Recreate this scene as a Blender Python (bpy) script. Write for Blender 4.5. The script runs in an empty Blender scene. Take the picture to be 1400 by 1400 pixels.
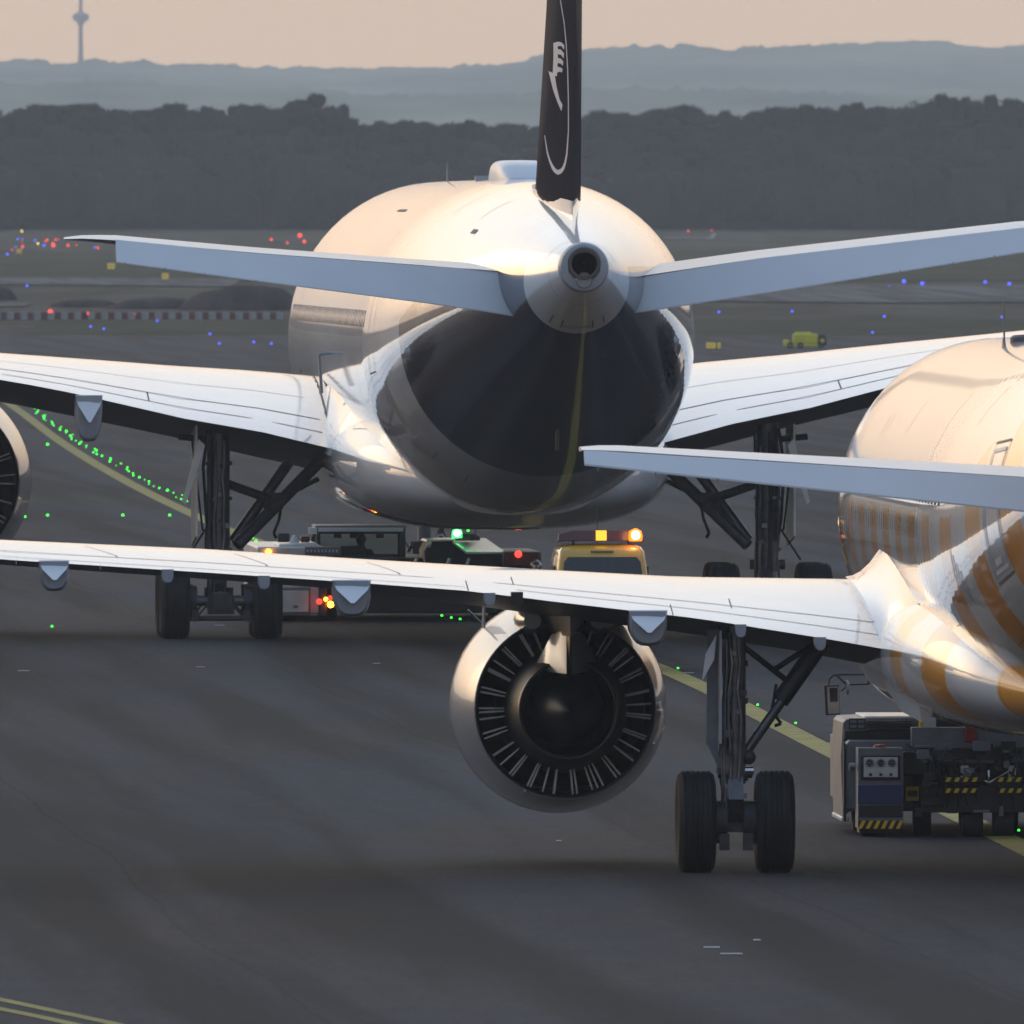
import bpy, math, random
from mathutils import Vector, Matrix
random.seed(7)
scene = bpy.context.scene
col = scene.collection
R = math.radians
CAM_H = 7.8          # camera height above the taxiway
F = 33000.0          # focal length in pixels of a 1400 px frame
HY = 300.0           # row of the level line in a 1400 px frame

# ---------------------------------------------------------------- camera
cam = bpy.data.cameras.new("camera")
cam_o = bpy.data.objects.new("camera", cam); col.objects.link(cam_o)
cam.sensor_width = 36.0
cam.lens = 36.0 * F / 1400.0
cam_o.location = (0, 0, CAM_H)
cam_o.rotation_euler = (R(90) - math.atan((700 - HY) / F), 0, 0)
cam.clip_start = 1.0; cam.clip_end = 60000
cam.dof.use_dof = True
cam.dof.focus_distance = 345.0
cam.dof.aperture_fstop = (cam.lens / 1000.0) / 0.055
scene.camera = cam_o
scene.render.resolution_x = 1024; scene.render.resolution_y = 1024

# ---------------------------------------------------------------- world
w = bpy.data.worlds.new("World"); scene.world = w; w.use_nodes = True
nt = w.node_tree; nt.nodes.clear()
SUN_EL, SUN_AZ = R(6.0), R(-38.0)       # azimuth from +Y, negative = to the left
SKY_GAIN = 1.8
SKY_FRONT = [(0.0, (0.822, 0.539, 0.311)), (0.05, (0.756, 0.539, 0.367)), (0.12, (0.711, 0.594, 0.489)), (0.3, (0.75, 0.722, 0.694)), (0.55, (0.528, 0.583, 0.656)), (1.0, (0.211, 0.289, 0.411))]
SKY_BACK = [(0.0, (0.417, 0.317, 0.244)), (0.05, (0.344, 0.278, 0.244)), (0.14, (0.178, 0.194, 0.239)), (0.5, (0.122, 0.172, 0.267)), (1.0, (0.211, 0.289, 0.411))]
sky = nt.nodes.new("ShaderNodeTexSky"); sky.sky_type = 'NISHITA'; sky.sun_disc = False
sky.sun_elevation = SUN_EL; sky.sun_rotation = SUN_AZ
sky.air_density = 1.2; sky.dust_density = 3.5; sky.ozone_density = 2.0; sky.altitude = 100
bg = nt.nodes.new("ShaderNodeBackground"); bg.inputs[1].default_value = 0.06
wo = nt.nodes.new("ShaderNodeOutputWorld")
nt.links.new(sky.outputs[0], bg.inputs[0])
# evening glow on thin high cloud: peach low down, cream above, blue overhead and behind the camera
wtc = nt.nodes.new("ShaderNodeTexCoord"); wsx = nt.nodes.new("ShaderNodeSeparateXYZ"); nt.links.new(wtc.outputs['Generated'], wsx.inputs[0])
def wramp(stops):
    r = nt.nodes.new("ShaderNodeValToRGB"); el = r.color_ramp.elements
    while len(el) < len(stops): el.new(.5)
    for e_, (p_, c_) in zip(el, stops): e_.position = p_; e_.color = (*c_, 1)
    nt.links.new(wsx.outputs[2], r.inputs[0]); return r
front = wramp(SKY_FRONT); back = wramp(SKY_BACK)
wd = nt.nodes.new("ShaderNodeVectorMath"); wd.operation = 'DOT_PRODUCT'; wd.inputs[1].default_value = (-.34, .94, 0)
nt.links.new(wtc.outputs['Generated'], wd.inputs[0])
wm = nt.nodes.new("ShaderNodeMapRange"); wm.interpolation_type = 'SMOOTHSTEP'; wm.inputs[1].default_value = .42; wm.inputs[2].default_value = .97
nt.links.new(wd.outputs['Value'], wm.inputs[0])
wx = nt.nodes.new("ShaderNodeMix"); wx.data_type = 'RGBA'; nt.links.new(wm.outputs[0], wx.inputs[0])
nt.links.new(back.outputs[0], wx.inputs[6]); nt.links.new(front.outputs[0], wx.inputs[7])
bg2 = nt.nodes.new("ShaderNodeBackground"); bg2.inputs[1].default_value = SKY_GAIN; nt.links.new(wx.outputs[2], bg2.inputs[0])
wa = nt.nodes.new("ShaderNodeAddShader"); nt.links.new(bg.outputs[0], wa.inputs[0]); nt.links.new(bg2.outputs[0], wa.inputs[1]); nt.links.new(wa.outputs[0], wo.inputs[0])

sl = bpy.data.lights.new("sun", 'SUN'); sl.energy = 0.35; sl.angle = R(40); sl.color = (1.0, 0.78, 0.55)
so = bpy.data.objects.new("sun", sl); col.objects.link(so)
sd = Vector((math.sin(SUN_AZ) * math.cos(SUN_EL), math.cos(SUN_AZ) * math.cos(SUN_EL), math.sin(SUN_EL)))
so.rotation_euler = sd.to_track_quat('Z', 'Y').to_euler(); so.location = (-300, 100, 200)

scene.view_settings.view_transform = 'Standard'
scene.view_settings.look = 'None'; scene.view_settings.gamma = 1
scene.view_settings.exposure = 0.0
scene.cycles.max_bounces = 8
scene.cycles.volume_bounces = 1
scene.cycles.sample_clamp_indirect = 8
scene.cycles.use_denoising = True

# ---------------------------------------------------------------- materials
M = {}
def newmat(name):
    m = bpy.data.materials.new(name); m.use_nodes = True; M[name] = m
    b = m.node_tree.nodes["Principled BSDF"]
    return m, m.node_tree, b
def node(t, kind, **kw):
    n = t.nodes.new(kind)
    for k, v in kw.items(): setattr(n, k, v)
    return n
def plain(name, c, rough=0.5, metal=0.0, coat=0.0, coat_r=0.05, noise=0.12, nscale=3.0, spec=0.5, bump=0.0, bscale=40.0):
    """Principled with a soft procedural variation of value and roughness"""
    m, t, b = newmat(name)
    if name == 'fin_paint': b.inputs['IOR'].default_value = 1.03
    tc = node(t, "ShaderNodeTexCoord"); nz = node(t, "ShaderNodeTexNoise")
    nz.inputs['Scale'].default_value = nscale; nz.inputs['Detail'].default_value = 6
    t.links.new(tc.outputs['Object'], nz.inputs['Vector'])
    mr = node(t, "ShaderNodeMapRange"); mr.inputs[1].default_value = .3; mr.inputs[2].default_value = .7
    mr.inputs[3].default_value = 1 - noise; mr.inputs[4].default_value = 1 + noise * .4
    t.links.new(nz.outputs[0], mr.inputs[0])
    mx = node(t, "ShaderNodeMix", data_type='RGBA', blend_type='MULTIPLY'); mx.inputs[0].default_value = 1
    mx.inputs[6].default_value = (*c, 1)
    t.links.new(mr.outputs[0], mx.inputs[7]); t.links.new(mx.outputs[2], b.inputs['Base Color'])
    b.inputs['Roughness'].default_value = rough; b.inputs['Metallic'].default_value = metal
    b.inputs['Coat Weight'].default_value = coat; b.inputs['Coat Roughness'].default_value = coat_r
    b.inputs['Specular IOR Level'].default_value = spec
    if bump:
        n2 = node(t, "ShaderNodeTexNoise"); n2.inputs['Scale'].default_value = bscale; n2.inputs['Detail'].default_value = 4
        t.links.new(tc.outputs['Object'], n2.inputs['Vector'])
        bp = node(t, "ShaderNodeBump"); bp.inputs['Strength'].default_value = bump; bp.inputs['Distance'].default_value = .02
        t.links.new(n2.outputs[0], bp.inputs['Height']); t.links.new(bp.outputs[0], b.inputs['Normal'])
    return m
def emit(name, c, strength):
    m, t, b = newmat(name)
    b.inputs['Base Color'].default_value = (*c, 1)
    b.inputs['Emission Color'].default_value = (*c, 1); b.inputs['Emission Strength'].default_value = strength
    return m
plain('white_paint', (.78, .78, .78), .35, coat=1, coat_r=.04, noise=.06, nscale=.8)
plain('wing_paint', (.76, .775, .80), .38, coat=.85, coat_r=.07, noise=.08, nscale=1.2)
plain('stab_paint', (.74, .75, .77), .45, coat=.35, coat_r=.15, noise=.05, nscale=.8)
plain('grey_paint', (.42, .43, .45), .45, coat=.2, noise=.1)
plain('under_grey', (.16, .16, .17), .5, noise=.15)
plain('navy_paint', (.012, .016, .045), .3, coat=1, coat_r=.05, noise=.1)
plain('fin_paint', (.022, .022, .032), .6, coat=.07, coat_r=.08, spec=.5, noise=.15, nscale=.6)
plain('emblem_paint', (.55, .58, .64), .4, noise=.05)
plain('nacelle_paint', (.33, .37, .43), .3, metal=.15, coat=.7, coat_r=.05, noise=.06, nscale=1.5)
plain('titanium', (.14, .13, .125), .4, metal=.8, noise=.2)
plain('strut_metal', (.14, .14, .15), .35, metal=.6, noise=.35, nscale=6)
plain('chrome', (.6, .6, .62), .15, metal=1.0, noise=.1)
plain('vane_grey', (.5, .49, .47), .3, metal=.3, coat=.3, noise=.1)
plain('black_metal', (.018, .018, .02), .45, noise=.3, nscale=8)
plain('hub_metal', (.06, .06, .065), .5, metal=.4, noise=.3, nscale=10)
plain('rubber', (.016, .015, .015), .75, noise=.5, nscale=5, bump=.4)
plain('soot_gap_shade', (.006, .006, .006), .9, spec=.1, noise=.1)
plain('seam', (.10, .10, .11), .6, noise=.1)
plain('window_dark', (.02, .022, .028), .1, coat=.5)
plain('tug_white', (.62, .63, .62), .4, coat=.4, coat_r=.15, noise=.14, nscale=4)
plain('tug_side', (.17, .175, .185), .5, coat=.15, coat_r=.2, noise=.3, nscale=3)
plain('tug_grey', (.17, .175, .19), .5, noise=.2, nscale=6)
plain('tug_dark', (.028, .028, .032), .5, noise=.3, nscale=7)
plain('tug_blue', (.02, .045, .15), .4, coat=.3, noise=.2)
plain('red_paint', (.30, .02, .02), .45, noise=.15)
plain('van_yellow', (.66, .36, .012), .35, coat=1, coat_r=.06, noise=.08)
plain('dark_red', (.10, .012, .014), .3, coat=.6, noise=.1)
plain('bright_yellow', (.75, .68, .03), .5, noise=.15, nscale=1.2)
plain('sign_yellow', (.75, .5, .02), .5, noise=.1)
plain('barrier_white', (.36, .36, .37), .6, noise=.2)
plain('barrier_red', (.15, .035, .035), .6, noise=.2)
plain('fixture_metal', (.25, .25, .25), .4, metal=.7)
plain('concrete_tower', (.3, .3, .3), .8)
plain('cloth_dark', (.02, .022, .03), .8)
plain('skin', (.45, .28, .2), .6)
plain('hair', (.03, .02, .015), .7)
plain('door_warm_lit', (.72, .66, .58), .4, coat=.3, noise=.12, nscale=3)  # gear doors: warm light from the left put into the colour
emit('lamp_green', (.035, 1.0, .05), 3.2); emit('lamp_blue', (.07, .10, 1.0), 2.6)
emit('lamp_red', (1.0, .05, .03), 2.6); emit('lamp_amber', (1.0, .32, .02), 14)
emit('lamp_yellow', (1.0, .75, .15), 3); emit('beacon_green', (.05, 1.0, .16), 2.2); emit('green_core', (.55, 1.0, .7), 14)
emit('beacon_orange', (1.0, .17, .006), 2.8); emit('orange_core', (1.0, .62, .2), 16); emit('sign_lit', (.8, .6, .1), .25)
emit('panel_lit', (1.0, .55, .04), 1.3)

def glass(name, tint=(.5, .55, .55), mixf=.75):
    m, t, b = newmat(name)
    tr = node(t, "ShaderNodeBsdfTransparent"); tr.inputs[0].default_value = (*tint, 1)
    ms = node(t, "ShaderNodeMixShader"); ms.inputs[0].default_value = mixf
    b.inputs['Base Color'].default_value = (.02, .02, .02, 1); b.inputs['Roughness'].default_value = .05
    t.links.new(b.outputs[0], ms.inputs[1]); t.links.new(tr.outputs[0], ms.inputs[2])
    t.links.new(ms.outputs[0], t.nodes['Material Output'].inputs[0])
glass('cab_glass', (.93, .97, .95), .92)
glass('dark_glass', (.35, .37, .4), .6)

def mth(t, op, a, b=None, c=None):
    n = node(t, "ShaderNodeMath", operation=op)
    for i, v in enumerate((a, b, c)):
        if v is None: continue
        if isinstance(v, (int, float)): n.inputs[i].default_value = v
        else: t.links.new(v, n.inputs[i])
    return n.outputs[0]
def painted(name, colA, colB, maskfn, rough=.3, coat_r=.035):
    """fuselage paint: colour B where maskfn(local coordinates) is 1"""
    m, t, b = newmat(name)
    tc = node(t, "ShaderNodeTexCoord"); sx = node(t, "ShaderNodeSeparateXYZ")
    t.links.new(tc.outputs['Object'], sx.inputs[0])
    mask = maskfn(t, sx.outputs[0], sx.outputs[1], sx.outputs[2])
    mx = node(t, "ShaderNodeMix", data_type='RGBA'); mx.inputs[6].default_value = (*colA, 1); mx.inputs[7].default_value = (*colB, 1)
    t.links.new(mask, mx.inputs[0])
    # faint frame joints every 0.53 m and grime
    fr = mth(t, 'FRACT', mth(t, 'MULTIPLY', sx.outputs[1], 1 / 2.65))
    ln = mth(t, 'MULTIPLY', mth(t, 'LESS_THAN', fr, .012), .25)
    nz = node(t, "ShaderNodeTexNoise"); nz.inputs['Scale'].default_value = .9; nz.inputs['Detail'].default_value = 5
    t.links.new(tc.outputs['Object'], nz.inputs['Vector'])
    g = mth(t, 'SUBTRACT', mth(t, 'MULTIPLY_ADD', nz.outputs[0], .14, .92), ln)
    m2 = node(t, "ShaderNodeMix", data_type='RGBA', blend_type='MULTIPLY'); m2.inputs[0].default_value = 1
    t.links.new(mx.outputs[2], m2.inputs[6]); t.links.new(g, m2.inputs[7])
    t.links.new(m2.outputs[2], b.inputs['Base Color'])
    b.inputs['Roughness'].default_value = rough
    b.inputs['Coat Weight'].default_value = 1; b.inputs['Coat Roughness'].default_value = coat_r
    # slight quilting of the skin between frames
    wv = mth(t, 'SINE', mth(t, 'MULTIPLY', sx.outputs[1], 2 * math.pi / .53))
    bp = node(t, "ShaderNodeBump"); bp.inputs['Strength'].default_value = .06; bp.inputs['Distance'].default_value = .004
    t.links.new(wv, bp.inputs['Height']); t.links.new(bp.outputs[0], b.inputs['Coat Normal'])
    return m
def navy_mask(t, x, y, z):
    up = mth(t, 'MAXIMUM', mth(t, 'SUBTRACT', z, 6.0), 0.0)
    a = mth(t, 'LESS_THAN', mth(t, 'MULTIPLY_ADD', up, 5.0, y), -19.5)
    b_ = mth(t, 'MULTIPLY', mth(t, 'GREATER_THAN', y, -30.3), mth(t, 'LESS_THAN', z, 6.98))
    return mth(t, 'MULTIPLY', a, b_)
painted('wide_fuselage_paint', (.78, .78, .78), (.012, .015, .04), navy_mask)
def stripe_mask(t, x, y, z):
    # bands round the lower fuselage only, one white and one orange to each 2.95 m
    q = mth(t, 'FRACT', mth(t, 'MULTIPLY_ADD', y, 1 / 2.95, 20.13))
    glare_lim = mth(t, 'MULTIPLY_ADD', mth(t, 'MAXIMUM', mth(t, 'SUBTRACT', -9.0, y), 0.0), .30, 4.35)  # bands left off above here: the sky reflection's wash-out put into the colour
    return mth(t, 'MULTIPLY', mth(t, 'LESS_THAN', q, .46), mth(t, 'LESS_THAN', z, glare_lim))
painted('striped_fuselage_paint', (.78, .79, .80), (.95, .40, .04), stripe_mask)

# ---------------------------------------------------------------- mesh builder
class MB:
    def __init__(s): s.v = []; s.f = []; s.m = []; s.mats = []
    def mi(s, mat):
        if mat not in s.mats: s.mats.append(mat)
        return s.mats.index(mat)
    def add(s, vs, fs, mat):
        o = len(s.v); s.v += [tuple(p) for p in vs]; k = s.mi(mat)
        for f in fs: s.f.append(tuple(i + o for i in f)); s.m.append(k)
    def box(s, c, d, mat, rot=None):
        vs = [Vector((x * d[0] / 2, y * d[1] / 2, z * d[2] / 2)) for x in (-1, 1) for y in (-1, 1) for z in (-1, 1)]
        if rot is not None: vs = [rot @ p for p in vs]
        s.add([p + Vector(c) for p in vs], [(0, 1, 3, 2), (4, 6, 7, 5), (0, 4, 5, 1), (2, 3, 7, 6), (0, 2, 6, 4), (1, 5, 7, 3)], mat)
    def cyl(s, p0, p1, r0, r1=None, mat='strut_metal', n=16, caps=True):
        r1 = r0 if r1 is None else r1
        p0 = Vector(p0); p1 = Vector(p1); d = (p1 - p0).normalized()
        a = d.orthogonal().normalized(); b = d.cross(a); vs = []
        for p, r in ((p0, r0), (p1, r1)):
            for i in range(n):
                t = 2 * math.pi * i / n; vs.append(p + a * (r * math.cos(t)) + b * (r * math.sin(t)))
        fs = [(i, (i + 1) % n, n + (i + 1) % n, n + i) for i in range(n)]
        if caps: fs += [tuple(range(n))[::-1], tuple(range(n, 2 * n))]
        s.add(vs, fs, mat)
    def tube(s, pts, r, mat, n=8):
        for a, b in zip(pts[:-1], pts[1:]): s.cyl(a, b, r, r, mat, n)
    def lathe(s, prof, c, ax, mat, n=32, mats=None):
        """prof: list of (radius, offset along the axis)"""
        c = Vector(c); rings = []
        for r, h in prof:
            ring = []
            for i in range(n):
                t = 2 * math.pi * i / n; u, v = r * math.cos(t), r * math.sin(t)
                ring.append(c + Vector({'x': (h, u, v), 'y': (u, h, v), 'z': (u, v, h)}[ax]))
            rings.append(ring)
        for k in range(len(rings) - 1):
            vs = rings[k] + rings[k + 1]
            s.add(vs, [(i, (i + 1) % n, n + (i + 1) % n, n + i) for i in range(n)], mats[k] if mats else mat)
    def loft(s, rings, mat, cap0=True, cap1=True, closed=True, matfn=None):
        n = len(rings[0]); vs = [p for r in rings for p in r]; fs = []
        for k in range(len(rings) - 1):
            for i in range(n if closed else n - 1):
                j = (i + 1) % n; fs.append((k * n + i, k * n + j, (k + 1) * n + j, (k + 1) * n + i))
        if cap0: fs.append(tuple(range(n))[::-1])
        if cap1: fs.append(tuple((len(rings) - 1) * n + i for i in range(n)))
        s.add(vs, fs, mat)
    def prism(s, poly, ax, d0, d1, mat):
        """polygon in the plane across axis ax, extruded from d0 to d1"""
        def P(a, b, d): return {'x': (d, a, b), 'y': (a, d, b), 'z': (a, b, d)}[ax]
        n = len(poly); vs = [P(a, b, d0) for a, b in poly] + [P(a, b, d1) for a, b in poly]
        s.add(vs, [tuple(range(n))[::-1], tuple(range(n, 2 * n))] + [(i, (i + 1) % n, n + (i + 1) % n, n + i) for i in range(n)], mat)
    def ball(s, c, r, mat, n=10, sc=(1, 1, 1)):
        rings = []
        for k in range(1, n):
            t = math.pi * k / n
            rings.append([(c[0] + sc[0] * r * math.sin(t) * math.cos(2 * math.pi * i / n), c[1] + sc[1] * r * math.sin(t) * math.sin(2 * math.pi * i / n), c[2] + sc[2] * r * math.cos(t)) for i in range(n)])
        s.loft(rings, mat)
    def build(s, name, parent=None, bevel=0.0, ang=35, weld=True):
        me = bpy.data.meshes.new(name); me.from_pydata(s.v, [], s.f)
        for k in s.mats: me.materials.append(M[k])
        me.polygons.foreach_set('material_index', s.m); me.update()
        import bmesh
        bm = bmesh.new(); bm.from_mesh(me)
        if weld: bmesh.ops.remove_doubles(bm, verts=bm.verts, dist=1e-5)
        bmesh.ops.recalc_face_normals(bm, faces=bm.faces); bm.to_mesh(me); bm.free()
        me.shade_smooth()
        me.set_sharp_from_angle(angle=R(ang))
        o = bpy.data.objects.new(name, me); col.objects.link(o)
        if parent: o.parent = parent
        if bevel:
            b = o.modifiers.new("bevel", 'BEVEL'); b.width = bevel; b.segments = 2; b.limit_method = 'ANGLE'; b.angle_limit = R(40)
        return o
def tag(o, label=None, cat=None, group=None, kind=None):
    for k, v in (('label', label), ('category', cat), ('group', group), ('kind', kind)):
        if v: o[k] = v
    return o
def empty(name, loc, rz=0.0):
    o = bpy.data.objects.new(name, None); col.objects.link(o); o.location = loc; o.rotation_euler = (0, 0, rz)
    o.empty_display_size = .3
    return o
def copy_tree(o, parent=None):
    c = o.copy(); col.objects.link(c); c.parent = parent
    for ch in list(o.children): copy_tree(ch, c)
    return c
def lerp(a, b, t): return a + (b - a) * t
def interp(tab, x):
    """piecewise cubic (monotone) through tab = [(x, v...)...]"""
    n = len(tab); 
    if x <= tab[0][0]: return list(tab[0][1:])
    if x >= tab[-1][0]: return list(tab[-1][1:])
    k = max(i for i in range(n - 1) if tab[i][0] <= x)
    h = tab[k + 1][0] - tab[k][0]; t = (x - tab[k][0]) / h; out = []
    for j in range(1, len(tab[0])):
        def sl_(i): return (tab[i + 1][j] - tab[i][j]) / (tab[i + 1][0] - tab[i][0])
        d = sl_(k)
        def tang(i):
            if i == 0: return sl_(0)
            if i == n - 1: return sl_(n - 2)
            a, b = sl_(i - 1), sl_(i)
            return 0 if a * b <= 0 else 2 * a * b / (a + b)
        m0, m1 = tang(k), tang(k + 1)
        y0, y1 = tab[k][j], tab[k + 1][j]
        out.append((2*t**3-3*t**2+1)*y0 + (t**3-2*t**2+t)*h*m0 + (-2*t**3+3*t**2)*y1 + (t**3-t**2)*h*m1)
    return out
def linterp(tab, x):
    if x <= tab[0][0]: return list(tab[0][1:])
    if x >= tab[-1][0]: return list(tab[-1][1:])
    k = max(i for i in range(len(tab) - 1) if tab[i][0] <= x)
    t = (x - tab[k][0]) / (tab[k + 1][0] - tab[k][0])
    return [lerp(a, b, t) for a, b in zip(tab[k][1:], tab[k + 1][1:])]
# terrain height along the view: flat airfield, then a gentle rise to the wood
TER = [(-800, 0), (1330, 0), (1480, .25), (1650, 1.05), (1850, 2.19), (2000, 2.95), (2450, 4.46), (3000, 6.44), (3600, 7.0), (6000, 7.0), (20000, 7.0)]
def GZ(Y): return interp(TER, Y)[0]
def row(Y): return HY + (CAM_H - GZ(Y)) * F / Y
def at(px, py):
    lo, hi = 150.0, 3300.0
    for _ in range(50):
        m_ = (lo + hi) / 2
        if row(m_) > py: lo = m_
        else: hi = m_
    return Vector(((px - 700) * lo / F, lo, GZ(lo)))
# ---------------------------------------------------------------- ground materials
def asphalt(name, base, tint2, big=.018):
    m, t, b = newmat(name)
    ge = node(t, "ShaderNodeNewGeometry"); mp = node(t, "ShaderNodeMapping"); mp.inputs['Scale'].default_value = (1, .16, 1)
    t.links.new(ge.outputs['Position'], mp.inputs[0])
    n1 = node(t, "ShaderNodeTexNoise"); n1.inputs['Scale'].default_value = .16; n1.inputs['Detail'].default_value = 5; n1.inputs['Roughness'].default_value = .55
    t.links.new(mp.outputs[0], n1.inputs['Vector'])
    n2 = node(t, "ShaderNodeTexNoise"); n2.inputs['Scale'].default_value = 2.2; n2.inputs['Detail'].default_value = 8; n2.inputs['Roughness'].default_value = .7
    t.links.new(mp.outputs[0], n2.inputs['Vector'])
    n3 = node(t, "ShaderNodeTexNoise"); n3.inputs['Scale'].default_value = 22; n3.inputs['Detail'].default_value = 3
    t.links.new(ge.outputs['Position'], n3.inputs['Vector'])
    mx = node(t, "ShaderNodeMix", data_type='RGBA'); mx.inputs[6].default_value = (*base, 1); mx.inputs[7].default_value = (*tint2, 1)
    mr = node(t, "ShaderNodeMapRange"); mr.inputs[1].default_value = .38; mr.inputs[2].default_value = .62
    t.links.new(n1.outputs[0], mr.inputs[0]); t.links.new(mr.outputs[0], mx.inputs[0])
    # rubber streaks curving gently along the taxi direction
    sx = node(t, "ShaderNodeSeparateXYZ"); t.links.new(ge.outputs['Position'], sx.inputs[0])
    bend = mth(t, 'ADD', sx.outputs[0], mth(t, 'ADD', mth(t, 'MULTIPLY', sx.outputs[1], .052), mth(t, 'MULTIPLY', n1.outputs[0], 1.2)))
    cmb = node(t, "ShaderNodeCombineXYZ"); t.links.new(mth(t, 'MULTIPLY', bend, .55), cmb.inputs[0]); t.links.new(mth(t, 'MULTIPLY', sx.outputs[1], .012), cmb.inputs[1])
    n4 = node(t, "ShaderNodeTexNoise"); n4.inputs['Scale'].default_value = 1.0; n4.inputs['Detail'].default_value = 4
    t.links.new(cmb.outputs[0], n4.inputs['Vector'])
    st = node(t, "ShaderNodeMapRange"); st.inputs[1].default_value = .40; st.inputs[2].default_value = .57; st.inputs[3].default_value = .38; st.inputs[4].default_value = 1.0
    t.links.new(n4.outputs[0], st.inputs[0])
    n5 = node(t, "ShaderNodeTexNoise"); n5.inputs['Scale'].default_value = 9; n5.inputs['Detail'].default_value = 5; n5.inputs['Roughness'].default_value = .8
    mp5 = node(t, "ShaderNodeMapping"); mp5.inputs['Scale'].default_value = (1, .05, 1); t.links.new(ge.outputs['Position'], mp5.inputs[0]); t.links.new(mp5.outputs[0], n5.inputs['Vector'])
    v = mth(t, 'MULTIPLY', mth(t, 'MULTIPLY_ADD', n2.outputs[0], .7, .65), mth(t, 'MULTIPLY_ADD', n3.outputs[0], .9, .55))
    v = mth(t, 'MULTIPLY', v, mth(t, 'MULTIPLY_ADD', n5.outputs[0], .9, .55))
    v = mth(t, 'MULTIPLY', v, st.outputs[0])
    # paving joints every 40 m across and 7.5 m along
    j1 = mth(t, 'LESS_THAN', mth(t, 'FRACT', mth(t, 'MULTIPLY', sx.outputs[1], 1 / 41.0)), .004)
    v = mth(t, 'ADD', v, mth(t, 'MULTIPLY', j1, .28))
    # wandering crack lines along the lanes
    cr = mth(t, 'ABSOLUTE', mth(t, 'SUBTRACT', mth(t, 'FRACT', mth(t, 'MULTIPLY', bend, 1 / 7.3)), .5))
    v = mth(t, 'SUBTRACT', v, mth(t, 'MULTIPLY', mth(t, 'LESS_THAN', cr, .004), .22))
    m2 = node(t, "ShaderNodeMix", data_type='RGBA', blend_type='MULTIPLY'); m2.inputs[0].default_value = 1
    t.links.new(mx.outputs[2], m2.inputs[6]); t.links.new(v, m2.inputs[7]); t.links.new(m2.outputs[2], b.inputs['Base Color'])
    b.inputs['Roughness'].default_value = .9; b.inputs['Specular IOR Level'].default_value = .15
    bp = node(t, "ShaderNodeBump"); bp.inputs['Strength'].default_value = .5; bp.inputs['Distance'].default_value = .02
    t.links.new(n3.outputs[0], bp.inputs['Height']); t.links.new(bp.outputs[0], b.inputs['Normal'])
asphalt('asphalt', (.037, .045, .057), (.052, .044, .043))
asphalt('pale_concrete', (.13, .125, .12), (.10, .095, .09))
def grassy(name, c1, c2, sc=.05, mscale=(1, .12, 1)):
    m, t, b = newmat(name)
    ge = node(t, "ShaderNodeNewGeometry"); mp = node(t, "ShaderNodeMapping"); mp.inputs['Scale'].default_value = mscale
    t.links.new(ge.outputs['Position'], mp.inputs[0])
    n1 = node(t, "ShaderNodeTexNoise"); n1.inputs['Scale'].default_value = sc; n1.inputs['Detail'].default_value = 10; n1.inputs['Roughness'].default_value = .65
    t.links.new(mp.outputs[0], n1.inputs['Vector'])
    cr = node(t, "ShaderNodeValToRGB"); cr.color_ramp.elements[0].position = .38; cr.color_ramp.elements[1].position = .62
    cr.color_ramp.elements[0].color = (*c1, 1); cr.color_ramp.elements[1].color = (*c2, 1)
    t.links.new(n1.outputs[0], cr.inputs[0]); t.links.new(cr.outputs[0], b.inputs['Base Color'])
    b.inputs['Roughness'].default_value = 1; b.inputs['Specular IOR Level'].default_value = .05
grassy('grass', (.050, .044, .028), (.100, .088, .066), .12)
grassy('green_grass', (.036, .040, .018), (.066, .062, .036), .12)
grassy('dirt', (.026, .021, .019), (.062, .050, .044), .6)
plain('line_yellow', (.32, .26, .045), .8, noise=.35, nscale=1.5)
plain('line_white', (.5, .5, .48), .8, noise=.3, nscale=2)

def strip(name, mat, ys, x0f, x1f, dz, nx=2, kind='structure'):
    """sheet that follows the terrain, between x0f(Y) and x1f(Y)"""
    b = MB(); rings = []
    for Y in ys:
        a, c = x0f(Y), x1f(Y)
        rings.append([(lerp(a, c, i / nx), Y, GZ(Y) + dz) for i in range(nx + 1)])
    b.loft(rings, mat, False, False, closed=False)
    o = b.build(name, weld=False)
    for p in o.data.polygons: pass
    return tag(o, kind=kind)
def yr(a, b, n): return [a + (b - a) * i / n for i in range(n + 1)]
allY = sorted(set(yr(-800, 1300, 6) + yr(1300, 3700, 48) + [6000, 9000, 14000, 19500]))
strip('ground', 'grass', allY, lambda Y: -6500, lambda Y: 6500, 0.0, 8)
strip('taxiway', 'asphalt', yr(-500, 1300, 6) + yr(1320, 1590, 9), lambda Y: -900 if Y < 1560 else -900, lambda Y: 900, .004 if False else .006, 6)

# yellow taxi lines, sampled from bends of the real line
def ribbon(name, pts, wd, mat, dz):
    b = MB(); rings = []
    for i, p in enumerate(pts):
        rings.append([(p[0] - wd / 2, p[1], GZ(p[1]) + dz), (p[0] + wd / 2, p[1], GZ(p[1]) + dz)])
    b.loft(rings, mat, False, False, closed=False)
    return tag(b.build(name, weld=False), kind='structure')
def gp(*a): return [tuple(at(x, y)) for x, y in a]
LINE = [(7.55, 262), (6.95, 280), (6.35, 299), (4.69, 352.6), (2.6, 418.5), (-.2, 470), (-3.1, 527), (-6.2, 585), (-9.0, 652), (-11.9, 730), (-15.3, 830), (-20.9, 1009), (-27, 1190), (-33, 1380)]
def LX(Y): return interp([(p[1], p[0]) for p in LINE], Y)[0]
ribbon('taxi_line', [(LX(Y), Y) for Y in yr(262, 1380, 90)], .42, 'line_yellow', .012)
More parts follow.
